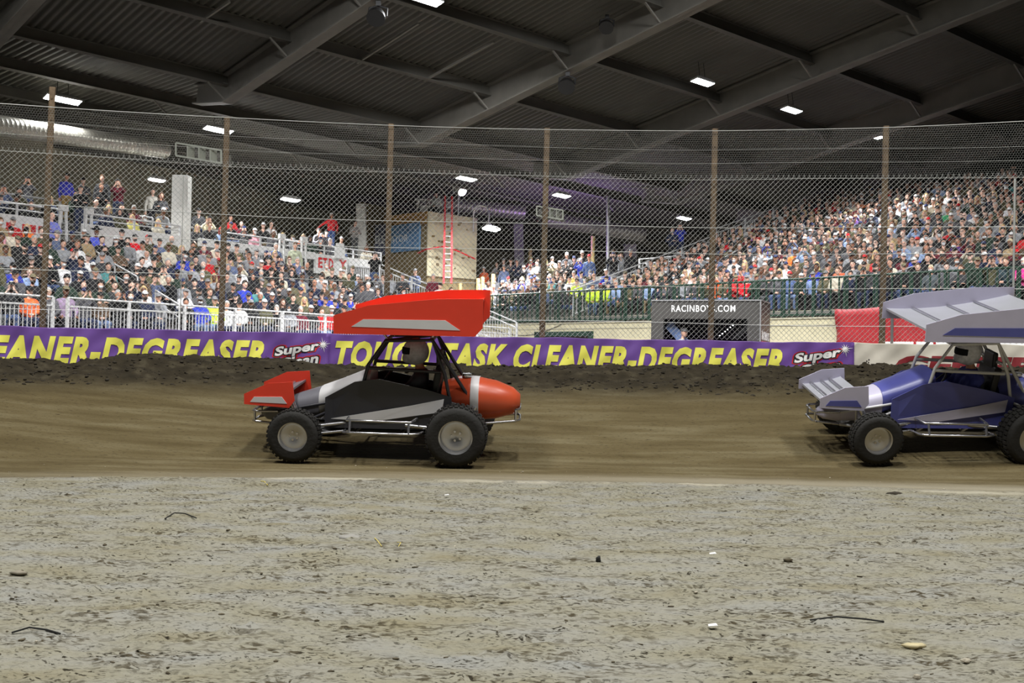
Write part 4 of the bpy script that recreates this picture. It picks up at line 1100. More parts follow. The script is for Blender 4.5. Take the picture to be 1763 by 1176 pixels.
for px, py, ln, lab in LAMPS:
    d = None
    c = roof_hit(px, py, .85); dist = proj(c)[2]
    if py > 440: c = P(px, py, 76); dist = 76
    if px in (803, 967, 500, 846, 270): dist = {803: 53.0, 967: 54.0, 500: 51.5, 846: 54.6, 270: 49.5}[px]; c = P(px, py, dist)
    L = max(.7, ln * dist / FPX)
    hall_lamp(c, L, 'white ' + lab, HALL_LAMP_W * (2.4 if px in (803, 967, 846, 500, 270, 1178) else 1.15 if px > 1100 else 1.0) * (1.6 if py > 440 else 1), {500: 1.9, 846: 2.4, 270: 1.6}.get(px, .75))
    if py > 440 or (px in (270, 846)):
        pass
# moving spotlights on the beams
def spotlight(px, py, off, label, r):
    c = Vector(roof_hit(px, py, off)); root = empty('stage_spotlight', c); tag(root, label, 'spotlight')
    dist = proj(c)[2]; R_ = r * dist / FPX
    mb = MB(); mb.tube([Vector((0, .1, .35)) * R_, Vector((-.1, -.3, -.1)) * R_, Vector((-.15, -.75, -.55)) * R_], [R_ * .55, R_ * .9, R_ * .98], 14); mb.build('head', M['black'], root, True)
    mb = MB(); mb.tube([Vector((-1.0, 0, -.1)) * R_, Vector((-.9, .1, .7)) * R_, Vector((0, .1, 1.0)) * R_, Vector((.9, .1, .7)) * R_, Vector((.85, 0, -.1)) * R_], R_ * .12, 8); mb.build('yoke', M['black'], root, True)
    mb = MB(); mb.box((0, .1 * R_, 1.2 * R_), (.5 * R_, .4 * R_, .5 * R_)); mb.build('clamp', M['black'], root)
spotlight(651, 26, 1.45, 'black stage spotlight clamped to the upper left beam', 17)
spotlight(977, 145, 1.45, 'black stage spotlight clamped to the middle beam', 15)
spotlight(1045, 44, .65, 'black stage spotlight tucked above the middle beam', 13)
# spiral ducts
def duct(a, b, r, label, cap=True):
    a, b = Vector(a), Vector(b); mb = MB(); L = (b - a).length; n = int(L / .2); path, rr = [], []
    for k in range(n + 1):
        for e, f in ((0, 1), (.06, 1.012), (.12, 1)):
            q = min(1, (k + e) / n); path.append(a.lerp(b, q)); rr.append(r * f)
            if q == 1: break
    # drop duplicates
    pth, r2 = [path[0]], [rr[0]]
    for p_, q_ in zip(path[1:], rr[1:]):
        if (p_ - pth[-1]).length > 1e-3: pth.append(p_); r2.append(q_)
    mb.tube(pth, r2, 28); tag(mb.build('air_duct', M['duct'], smooth=True), label, 'duct')
duct(P(-60, 208, 38), P(283, 258, 47), .35, 'silver spiral air duct at the upper left behind the netting')
duct(P(716, 345, 60.5), P(903, 366, 61.5), .40, 'silver spiral air duct right of the elevator tower')
duct(P(930, 376, 62), P(1108, 403, 64), .42, 'silver spiral air duct behind the grey pole')
def grille(px0, py0, px1, py1, px2, py2, d, label):
    a, b, c = [Vector(P(*q, d)) for q in ((px0, py0), (px1, py1), (px2, py2))]    # top-left, top-right, bottom-left
    root = empty('air_grille', a); tag(root, label, 'vent'); inv = Matrix.Translation(-a); e = b - a; h = c - a
    mb = MB(); t = .055
    for p_, q_ in ((a, b), (a + h, b + h), (a, a + h), (b, b + h)): mb.bar(p_, q_, t, t, up=(0, 1, 0))
    o = mb.build('frame', M['shutter'], root); o.matrix_parent_inverse = inv
    for k in range(1, 4):
        mb = MB(); p_ = a + e * k / 4; mb.hexa([p_ + Vector((-.015, 0, 0)), p_ + Vector((.015, 0, 0)), p_ + Vector((.16, .3, 0)), p_ + Vector((.13, .3, 0))] + [Vector(q) + h for q in (p_ + Vector((-.015, 0, 0)), p_ + Vector((.015, 0, 0)), p_ + Vector((.16, .3, 0)), p_ + Vector((.13, .3, 0)))])
        o = mb.build('vane', M['shutter'], root); o.matrix_parent_inverse = inv
    mb = MB(); bk = Vector((.1, .9, 0)); mb.hexa([a + h + bk, b + h + bk, b + h + bk * 1.1, a + h + bk * 1.1, a + bk, b + bk, b + bk * 1.1, a + bk * 1.1]); o = mb.build('back', M['purlin'], root); o.matrix_parent_inverse = inv
grille(303, 246, 381, 259, 303, 268, 39, 'white framed air grille hanging left of the second fence post')
grille(924, 355, 969, 362, 924, 371, 49, 'white framed air grille behind the fourth fence post')
# far walls
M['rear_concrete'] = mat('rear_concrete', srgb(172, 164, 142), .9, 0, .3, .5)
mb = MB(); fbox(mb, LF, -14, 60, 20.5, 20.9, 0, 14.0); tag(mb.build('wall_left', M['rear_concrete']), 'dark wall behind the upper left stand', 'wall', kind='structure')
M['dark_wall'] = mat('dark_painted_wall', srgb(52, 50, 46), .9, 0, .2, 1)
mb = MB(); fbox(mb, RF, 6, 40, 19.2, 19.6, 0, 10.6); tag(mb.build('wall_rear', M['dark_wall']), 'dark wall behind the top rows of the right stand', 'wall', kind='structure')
mb = MB(); mb.box((5, 82, 6), (110, .5, 13)); tag(mb.build('wall_back', M['rear_concrete']), 'dark far wall of the hall', 'wall', kind='structure')
# ------------------------------------------------------------------ people
def smin(a, b, k):
    h = np.clip(.5 + .5 * (b - a) / k, 0, 1); return b + (a - b) * h - k * h * (1 - h)
def sd_cone(p, a, b, ra, rb):
    a = np.asarray(a, float); b = np.asarray(b, float); ba = b - a
    t = np.clip(((p - a) @ ba) / max(ba @ ba, 1e-9), 0, 1)
    return np.linalg.norm(p - a - t[..., None] * ba, axis=-1) - (ra + (rb - ra) * t)
def sd_ell(p, c, r):
    q = (p - np.asarray(c)) / np.asarray(r); k = np.linalg.norm(q, axis=-1)
    return (k - 1) * min(r) * (1 + .25 * np.clip(k - 1, 0, 1))
def surface_nets(fn, lo, hi, h):
    lo = np.asarray(lo, float); n = np.ceil((np.asarray(hi) - lo) / h).astype(int) + 1
    ax = [lo[i] + h * np.arange(n[i]) for i in range(3)]
    G = np.stack(np.meshgrid(*ax, indexing='ij'), -1)
    D = fn(G)
    ins = D < 0
    c = np.zeros(tuple(n - 1), int)
    for dx in (0, 1):
        for dy in (0, 1):
            for dz in (0, 1): c += ins[dx:n[0] - 1 + dx, dy:n[1] - 1 + dy, dz:n[2] - 1 + dz]
    act = (c > 0) & (c < 8); idx = -np.ones(act.shape, int); ids = np.argwhere(act); idx[act] = np.arange(len(ids))
    S = np.zeros((len(ids), 3)); W = np.zeros(len(ids))
    corners = [(x, y, z) for x in (0, 1) for y in (0, 1) for z in (0, 1)]
    for a in corners:
        for k in range(3):
            if a[k]: continue
            b = list(a); b[k] = 1
            ia = ids + np.array(a); ib = ids + np.array(b)
            da = D[tuple(ia.T)]; db = D[tuple(ib.T)]; m = (da < 0) != (db < 0)
            t = np.where(m, da / np.where(m, da - db, 1), 0)
            pt = ia + t[:, None] * (np.array(b) - np.array(a)); S += np.where(m[:, None], pt, 0); W += m
    V = lo + h * S / W[:, None]
    Fs = []
    for k in range(3):
        e = [0, 0, 0]; e[k] = 1; sl0 = tuple(slice(0, n[i] - e[i]) for i in range(3)); sl1 = tuple(slice(e[i], n[i]) for i in range(3))
        A = ins[sl0]; B = ins[sl1]; x = np.argwhere(A != B)
        u, v = [q for q in range(3) if q != k]
        ok = (x[:, u] > 0) & (x[:, v] > 0) & (x[:, u] < n[u] - 1) & (x[:, v] < n[v] - 1); x = x[ok]
        s = A[tuple(x.T)]
        def g(du, dv): y = x.copy(); y[:, u] -= du; y[:, v] -= dv; return idx[tuple(y.T)]
        q = np.stack([g(0, 0), g(1, 0), g(1, 1), g(0, 1)], -1)
        flip = s if k != 1 else ~s
        q[~flip] = q[~flip][:, ::-1]
        Fs.append(q)
    return V, np.concatenate(Fs)

HEADR = (.078, .096, .113)
def make_pose(kind, arm):
    """joints of a figure facing -Y, feet on z = 0. Returns prims [(a, b, ra, rb, region)], head centre, hands"""
    pr = []
    sit = kind == 'sit'
    hip = np.array([0, 0, .53 if sit else .92])
    lean = {'knees': .02, 'lean': -.16, 'fold': .0, 'phone': -.02, 'chin': -.1, 'rest': .03, 'lap': .0, 'wheel': .06}.get(arm, 0)
    chest = hip + (0, lean * .6 - .0, .36); neck = hip + (0, lean, .53); hc = hip + (0, lean - .045, .74)
    # torso: two columns give width
    for sx in (-1, 1):
        pr.append((hip + (sx * .075, 0, 0), chest + (sx * .075, 0, .02), .105, .105, 1))
        pr.append((chest + (sx * .08, 0, 0), neck + (sx * .13, .01, -.07), .105, .075, 1))
        pr.append((neck + (0, .01, .0), neck + (sx * .15, .01, -.055), .06, .06, 1))
    pr.append((neck + (0, .01, -.03), hc + (0, .02, -.05), .058, .055, 0))
    hands = []
    for sx in (-1, 1):
        sh = neck + (sx * .185, .01, -.075)
        if arm == 'knees': el, wr, fd = hip + (sx * .27, -.06, .22), hip + (sx * .17, -.30, .10), (0, -.8, -.5)
        elif arm == 'lean': el, wr, fd = hip + (sx * .22, -.26, .16), hip + (sx * .05, -.45, .16), (-sx * .7, -.6, -.2)
        elif arm == 'fold': el, wr, fd = hip + (sx * .27, -.07, .24), hip + (-sx * .07, -.19, .27 + .03 * sx), (-sx * 1, .0, .1)
        elif arm == 'phone': el, wr, fd = hip + (sx * .25, -.2, .40), hip + (sx * .06, -.30, .66), (-sx * .2, -.1, 1)
        elif arm == 'chin': el, wr, fd = (hip + (sx * .2, -.25, .2), hip + (sx * .06, -.24, .52), (-sx * .2, .3, 1)) if sx > 0 else (hip + (sx * .25, -.16, .20), hip + (sx * .02, -.32, .16), (-sx, -.1, 0))
        elif arm == 'rest': el, wr, fd = hip + (sx * .26, .02, .2), hip + (sx * .27, -.06, -.06), (0, -.15, -1)
        elif arm == 'lap': el, wr, fd = hip + (sx * .25, -.04, .2), hip + (sx * .07, -.24, .13), (-sx * .8, -.5, -.1)
        elif arm == 'wheel': el, wr, fd = hip + (sx * .25, -.16, .24), hip + (sx * .13, -.38, .34), (-sx * .5, -.5, .5)
        elif arm == 'railhand': el, wr, fd = (hip + (sx * .42, .02, .32), hip + (sx * .62, -.1, .12), (sx * .4, -.4, -.7)) if sx < 0 else (hip + (sx * .27, .04, .24), hip + (sx * .26, -.12, .04), (0, -.2, -1))
        pr.append((sh, el, .062, .05, 1)); pr.append((el, wr, .048, .036, 1))
        fd = unit(fd); hands.append((wr, fd, sx)); pr.append((wr, wr + fd * .085, .033, .036, 3))
        # legs
        if sit:
            kn = np.array([sx * .14, -.44, .50]); an = np.array([sx * .13, -.40 + (.05 if arm == 'lean' else 0), .10]); hj = hip + (sx * .09, .0, -.02)
        else:
            kn = np.array([sx * .10, -.02, .50]); an = np.array([sx * .11, .02, .10]); hj = hip + (sx * .09, 0, -.02)
        if arm == 'wheel': kn = hip + (sx * .13, -.45, .10); an = hip + (sx * .10, -.84, -.08)
        pr.append((hj, kn, .098, .066, 2)); pr.append((kn, an, .066, .05, 2))
        pr.append((an + (0, .03, -.05), an + ((0, -.15, -.055) if arm != 'wheel' else (0, -.06, .12)), .045, .04, 4))
    pr.append((hip + (-.07, .0, -.02), hip + (.07, .0, -.02), .115, .115, 2))
    return dict(pr=pr, hc=hc, hands=hands, sit=sit, neck=neck, hip=hip)
def head_sdf(p, hc):
    d = sd_ell(p, hc, HEADR)
    d = smin(d, sd_cone(p, hc + (0, -.035, -.075), hc + (0, -.02, -.02), .05, .062), .03)        # jaw
    d = smin(d, sd_cone(p, hc + (0, -.092, .012), hc + (0, -.112, -.028), .010, .016), .012)     # nose
    d = smin(d, sd_cone(p, hc + (-.03, -.083, .03), hc + (.03, -.083, .03), .014, .014), .015)   # brow
    for sx in (-1, 1): d = smin(d, sd_ell(p, hc + (sx * .08, .005, -.005), (.012, .02, .03)), .008)
    return d
def pose_sdf(p, P_, regs, grow=0.0, k=.035, head=True):
    d = None
    for a, b, ra, rb, rg in P_['pr']:
        if rg not in regs: continue
        e = sd_cone(p, a, b, ra + grow, rb + grow)
        d = e if d is None else smin(d, e, k)
    if head and 0 in regs: d = smin(d, head_sdf(p, P_['hc']), .015)
    return d
def bounds(P_, pad=.16):
    q = np.array([x for pr in P_['pr'] for x in (pr[0], pr[1])] + [P_['hc'] + (0, 0, .12), P_['hc'] - (0, .1, 0)])
    return q.min(0) - pad, q.max(0) + pad
def fingers(mb, hands, m):
    for wr, fd, sx in hands:
        fd = Vector(fd); side = fd.cross(Vector((0, 0, 1)));
        if side.length < .2: side = Vector((sx, 0, 0))
        side.normalize(); nrm = side.cross(fd).normalized(); p = Vector(wr) + fd * .095
        for j, (o, L) in enumerate(((-.030, .062), (-.010, .075), (.010, .07), (.029, .055))):
            a = p + side * o - fd * .02; b = a + fd * L * .55 - nrm * .004; c = b + fd * L * .4 - nrm * .022
            mb.tube([a, b, c], [.0095, .009, .0075], 5, m)
        a = Vector(wr) + fd * .035 - side * .03 * sx; b = a - side * .03 * sx + fd * .03; c = b + fd * .03 - nrm * .012
        mb.tube([a, b, c], [.0115, .010, .008], 5, m)
def face_bits(mb, hc):
    for sx in (-1, 1):
        mb.add(*ell_mesh((hc[0] + sx * .031, hc[1] - .084, hc[2] + .006), (.014, .008, .0085)), 1)
        mb.add(*ell_mesh((hc[0] + sx * .032, hc[1] - .088, hc[2] + .026), (.021, .008, .005)), 1)
    mb.add(*ell_mesh((hc[0], hc[1] - .088, hc[2] - .055), (.024, .009, .007)), 2)
def ell_mesh(c, r, n=8, m_=5):
    vs, fs = [], []
    for i in range(1, m_):
        t = math.pi * i / m_
        for k in range(n):
            a = 2 * math.pi * k / n; vs.append((c[0] + r[0] * math.sin(t) * math.cos(a), c[1] + r[1] * math.sin(t) * math.sin(a), c[2] + r[2] * math.cos(t)))
    top, bot = len(vs), len(vs) + 1; vs += [(c[0], c[1], c[2] + r[2]), (c[0], c[1], c[2] - r[2])]
    for i in range(m_ - 2):
        for k in range(n): fs.append((i * n + k, (i + 1) * n + k, (i + 1) * n + (k + 1) % n, i * n + (k + 1) % n))
    for k in range(n): fs.append((top, k, (k + 1) % n)); fs.append((bot, (m_ - 2) * n + (k + 1) % n, (m_ - 2) * n + k))
    return vs, fs
def quads_to_mb(V, Fq, mb=None, m=0):
    mb = mb or MB(); mb.add(V, [tuple(f) for f in Fq], m); return mb
def mb_mesh(mb, name, mats):
    o = mb.build(name, mats, None, True); me = o.data; bpy.data.objects.remove(o)
    me.polygons.foreach_set('use_smooth', np.ones(len(me.polygons), bool)); return me

# headwear in head space (head centre at the origin, face towards -Y)
def headwear(kind, h=.0155):
    lo, hi = np.array([-.2, -.3, -.42]), np.array([.2, .22, .26])
    def cut(p, d, ny, nz, off): return np.maximum(d, -(p[..., 1] * ny + p[..., 2] * nz - off))
    def f(p):
        if kind == 'short': return cut(p, smin(sd_ell(p, (0, .006, .006), (.086, .106, .128)), sd_ell(p, (0, .01, .02), (.084, .1, .12)), .02), .62, .78, -.004)
        if kind == 'long':
            d = cut(p, sd_ell(p, (0, .008, .006), (.090, .110, .130)), .66, .75, -.006)
            for sx in (-1, 1):
                d = smin(d, sd_cone(p, (sx * .075, .02, .03), (sx * .095, .03, -.22), .032, .04), .03)
            return smin(d, sd_cone(p, (0, .08, .02), (0, .09, -.22), .06, .06), .04)
        if kind == 'cap':
            d = np.maximum(sd_ell(p, (0, .004, .02), (.090, .110, .122)), -(p[..., 2] - .035))
            br = np.maximum(np.maximum(sd_ell(p, (0, -.085, .045), (.085, .105, .05)), np.abs(p[..., 2] - (.047 + .12 * np.minimum(p[..., 1] + .085, 0))) - .010), p[..., 1] + .06)
            return np.minimum(d, br)
        if kind == 'beanie': return np.maximum(sd_ell(p, (0, .006, .012), (.094, .114, .146)), -(p[..., 2] - .028 + p[..., 1] * .15))
        if kind == 'hood':
            d = sd_ell(p, (0, .012, -.01), (.108, .118, .150)); d = smin(d, sd_cone(p, (-.1, .05, -.19), (.1, .05, -.19), .05, .05), .05)
            return np.maximum(d, -sd_ell(p, (0, -.12, -.01), (.074, .09, .105)))
        if kind == 'cowboy':
            d = np.maximum(sd_ell(p, (0, 0, .04), (.092, .112, .15)), -(p[..., 2] - .05))
            br = np.maximum(sd_ell(p, (0, 0, .06), (.20, .19, .2)), np.abs(p[..., 2] - (.06 + .9 * p[..., 0] ** 2)) - .011)
            return np.minimum(d, br)
        if kind == 'mask': return np.maximum(np.maximum(sd_ell(p, (0, -.03, -.045), (.068, .085, .062)), p[..., 1] + .035), -(sd_ell(p, (0, -.0, -.02), (.06, .07, .08))))
        if kind == 'beard': return np.maximum(np.maximum(sd_ell(p, (0, -.03, -.065), (.066, .072, .068)), p[..., 2] + .038), p[..., 1] + .0)
        if kind == 'helmet': return np.minimum(sd_ell(p, (0, .0, .0), (.128, .145, .150)), sd_cone(p, (-.04, -.09, -.07), (.04, -.09, -.07), .055, .055))
        if kind == 'visor': return np.maximum(np.maximum(sd_ell(p, (0, -.004, .004), (.131, .149, .152)), np.abs(p[..., 2] - .015) - .042), p[..., 1] + .045)
    V, Fq = surface_nets(f, lo, hi, h)
    return V, Fq
HW = {k: headwear(k) for k in ('short', 'long', 'cap', 'beanie', 'hood', 'cowboy', 'mask', 'beard', 'helmet', 'visor')}
HWM = {k: np_mesh(k, v, f, [M['hair'] if k in ('short', 'long', 'beard') else M['cloth']], True) for k, (v, f) in HW.items()}

POSES = {}
for kind, arm in [('sit', 'knees'), ('sit', 'lean'), ('sit', 'fold'), ('sit', 'phone'), ('sit', 'chin'), ('sit', 'lap'), ('stand', 'rest'), ('stand', 'fold'), ('stand', 'phone'), ('stand', 'railhand'), ('sit', 'wheel')]:
    Q = make_pose(kind, arm); lo, hi = bounds(Q)
    V, Fq = surface_nets(lambda p: pose_sdf(p, Q, (0, 1, 2, 3, 4), -.012), lo, hi, .021)
    mb = quads_to_mb(V, Fq); face_bits(mb, Q['hc']); fingers(mb, Q['hands'], 0)
    Q['body'] = mb_mesh(mb, 'person_body', [M['skin'], M['eye'], M['lip']])
    def shirt(p):
        d = pose_sdf(p, Q, (1,), .004, .03); d = np.maximum(d, -(p[..., 2] - (Q['hip'][2] - .10)))
        return np.maximum(d, p[..., 2] - (Q['neck'][2] + .03)) + .006 * np.sin(p[..., 2] * 45 + p[..., 0] * 20) * np.sin(p[..., 0] * 31 + p[..., 1] * 17)
    V, Fq = surface_nets(shirt, lo, hi, .024); Q['shirt'] = np_mesh('shirt', V, Fq, [M['cloth']], True)
    def trousers(p):
        d = pose_sdf(p, Q, (2,), .006, .03, False); return np.maximum(d, -(p[..., 2] - .085)) + .005 * np.sin(p[..., 2] * 30 + p[..., 1] * 20)
    V, Fq = surface_nets(trousers, lo, hi, .027); Q['trousers'] = np_mesh('trousers', V, Fq, [M['cloth']], True)
    V, Fq = surface_nets(lambda p: pose_sdf(p, Q, (4,), .008, .02, False), lo, hi, .022); 
    Q['shoes'] = []
    for sg in (-1, 1):
        km = V[Fq[:, 0], 0] * sg > 0; u_, inv_ = np.unique(Fq[km], return_inverse=True); Q['shoes'].append(np_mesh('shoe', V[u_], inv_.reshape(-1, 4), [M['cloth']], True))
    POSES[(kind, arm)] = Q

# palettes: (name, sRGB, weight)
SHIRTS = [('black hoodie', (28, 28, 30), 20), ('black jacket', (34, 34, 36), 18), ('charcoal jacket', (56, 57, 60), 14), ('navy jacket', (36, 42, 64), 9), ('grey hoodie', (146, 148, 152), 8),
          ('dark grey sweatshirt', (84, 84, 88), 9), ('olive jacket', (82, 80, 58), 6), ('camo jacket', (98, 93, 70), 5), ('white T-shirt', (226, 226, 226), 6), ('cream sweater', (210, 202, 182), 2.5),
          ('maroon shirt', (96, 32, 44), 3), ('red shirt', (190, 40, 44), 2.2), ('royal blue sweatshirt', (50, 64, 176), 1.6), ('light blue shirt', (146, 168, 204), 3), ('slate blue hoodie', (96, 108, 140), 4),
          ('brown coat', (88, 70, 54), 4), ('tan coat', (164, 142, 108), 2), ('dark green jacket', (42, 58, 48), 4), ('purple hoodie', (96, 60, 130), .3), ('orange shirt', (246, 110, 54), .5), ('pink shirt', (222, 156, 170), .5), ('teal shirt', (80, 140, 140), .4)]
HEADS = [('black cap', 'cap', (28, 28, 30), 22), ('grey cap', 'cap', (128, 128, 130), 10), ('white cap', 'cap', (222, 222, 222), 6), ('camo cap', 'cap', (118, 110, 84), 7), ('red cap', 'cap', (190, 36, 40), 4), ('navy cap', 'cap', (40, 50, 90), 6),
         ('short dark hair', 'short', (48, 38, 32), 14), ('short brown hair', 'short', (92, 68, 48), 9), ('grey hair', 'short', (176, 174, 170), 8), ('bald head', None, (0, 0, 0), 6), ('long brown hair', 'long', (86, 60, 44), 6),
         ('long blond hair', 'long', (206, 178, 128), 5), ('black beanie', 'beanie', (34, 34, 36), 4), ('grey hood', 'hood', (130, 130, 134), 2), ('dark hood', 'hood', (48, 48, 52), 2)]
TROUS = [((44, 52, 78), 6), ((70, 86, 122), 6), ((36, 36, 40), 6), ((110, 130, 166), 2), ((120, 104, 78), 2), ((80, 82, 84), 2)]
SKINS = [(236, 190, 168), (228, 178, 154), (240, 202, 184), (220, 168, 144), (196, 142, 116), (124, 86, 66)]
def wpick(lst, r):
    w = np.array([x[-1] for x in lst], float); return lst[int(np.searchsorted(np.cumsum(w) / w.sum(), r.random()))]
S_ = {n: c for n, c, w in SHIRTS}; S_.update({'neon yellow T-shirt': (214, 244, 70), 'orange hoodie': (255, 112, 60), 'blue hoodie': (70, 74, 200), 'periwinkle sweatshirt': (136, 142, 226), 'yellow hoodie': (236, 228, 130),
       'bright blue shirt': (96, 108, 232), 'blue plaid shirt': (96, 112, 150), 'green plaid shirt': (170, 176, 150), 'magenta shirt': (210, 60, 160), 'yellow jacket': (232, 214, 60), 'hot pink jacket': (240, 60, 150),
       'denim jacket': (86, 106, 150), 'pale denim jacket': (128, 148, 190), 'dark teal jacket': (56, 72, 78), 'striped cream sweater': (200, 196, 186), 'maroon sweatshirt': (126, 24, 48), 'grey plaid shirt': (146, 142, 138), 'cream jacket': (226, 216, 180),
       'orange jersey': (232, 110, 70), 'yellow jersey': (226, 204, 110), 'white hoodie': (236, 236, 240), 'red jacket': (214, 30, 44), 'purple-grey T-shirt': (150, 130, 156), 'scarlet T-shirt': (224, 36, 48), 'hi-vis orange shirt': (255, 130, 60),
       'white sweatshirt': (226, 226, 228), 'mustard scarf coat': (84, 92, 96), 'purple shirt': (140, 50, 190), 'green shirt': (60, 150, 100)})
H_ = {n: (k, c) for n, k, c, w in HEADS}; H_.update({'black cowboy hat': ('cowboy', (24, 24, 26)), 'lime cap': ('cap', (150, 200, 80)), 'long red hair': ('long', (140, 50, 40)), 'white beanie': ('beanie', (232, 228, 220)), 'pale blond hair': ('short', (220, 204, 170)), 'white hair': ('short', (226, 224, 220))})

seats = []      # dicts: frame, t, s, z, stand, row, ...
def add_row(fr, stand, row, t0, t1, s, z, gap, occ, kind='sit'):
    r = random.Random(hash((stand, row)) % 9973 if False else len(stand) * 131 + row * 17)
    t = t0 + r.uniform(0, .3)
    while t < t1:
        if r.random() < occ:
            p = fr(t, s + (.62 if kind == 'sit' else .35), z); q = proj((p[0], p[1], z + (1.05 if kind == 'sit' else 1.45)))
            if -45 < q[0] < 1808: seats.append(dict(fr=fr, p=p, t=t, stand=stand, row=row, px=q[0], py=q[1], d=q[2], kind=kind))
        t += gap * r.uniform(.92, 1.12)
for i in range(8): add_row(LF, 'left stand', i + 1, .63 * (.35 + TREAD * i) - 2.4, LT1 - 1.35, .35 + TREAD * i - .03, LZ0 + LR * i, .50, .95)
for j in range(3): add_row(LF, 'upper left stand', j + 1, 4.2, 23.4, 8.05 + .85 * j, 4.82 + .36 * j, .56, (.78, .6, .3)[j])
for i in range(20): add_row(RF, 'right stand', i + 1, 8.0, 27.0 - .54 * TREAD * i + 1.9, TREAD * i - .02, RZ0 + RR * i, .47, .97 if i < 17 else .8)
for i in range(6): add_row(RF, 'middle stand', i + 1, -3.6, 6.6, TREAD * i - .02, RZ0 + RR * i, .52, .86 if i < 4 else .7, 'sit' if i < 4 else 'stand')
# leave the aisles and things standing among the seats free
_kr = random.Random(21)
def keep(s):
    if s['stand'] == 'left stand' and 482 < s['px'] < 662 and s['row'] == 8 and _kr.random() < .62: return False
    if s['stand'] == 'left stand' and 530 < s['px'] < 662 and s['row'] == 7 and _kr.random() < .3: return False
    if s['stand'] == 'left stand' and any(abs(s['px'] - a - (500 - s['py']) * 0) < 9 and abs(s['py'] - b) < 12 for a, b in ((205, 462), (220, 470), (285, 510), (300, 520), (165, 432), (535, 478), (610, 505), (690, 545))): return False
    if s['stand'] == 'middle stand' and s['px'] < 826 and s['d'] > 55.2: return False
    if s['stand'] == 'middle stand' and s['px'] < 775 and s['row'] > 2: return False
    if s['stand'] == 'middle stand' and s['row'] <= 3 and s['px'] < 772: return False
    if s['stand'] == 'upper left stand' and 296 < s['px'] < 323: return False
    if s['stand'] == 'upper left stand' and 104 < s['px'] < 134 and s['row'] < 3: return False
    return True
seats = [s for s in seats if keep(s)]
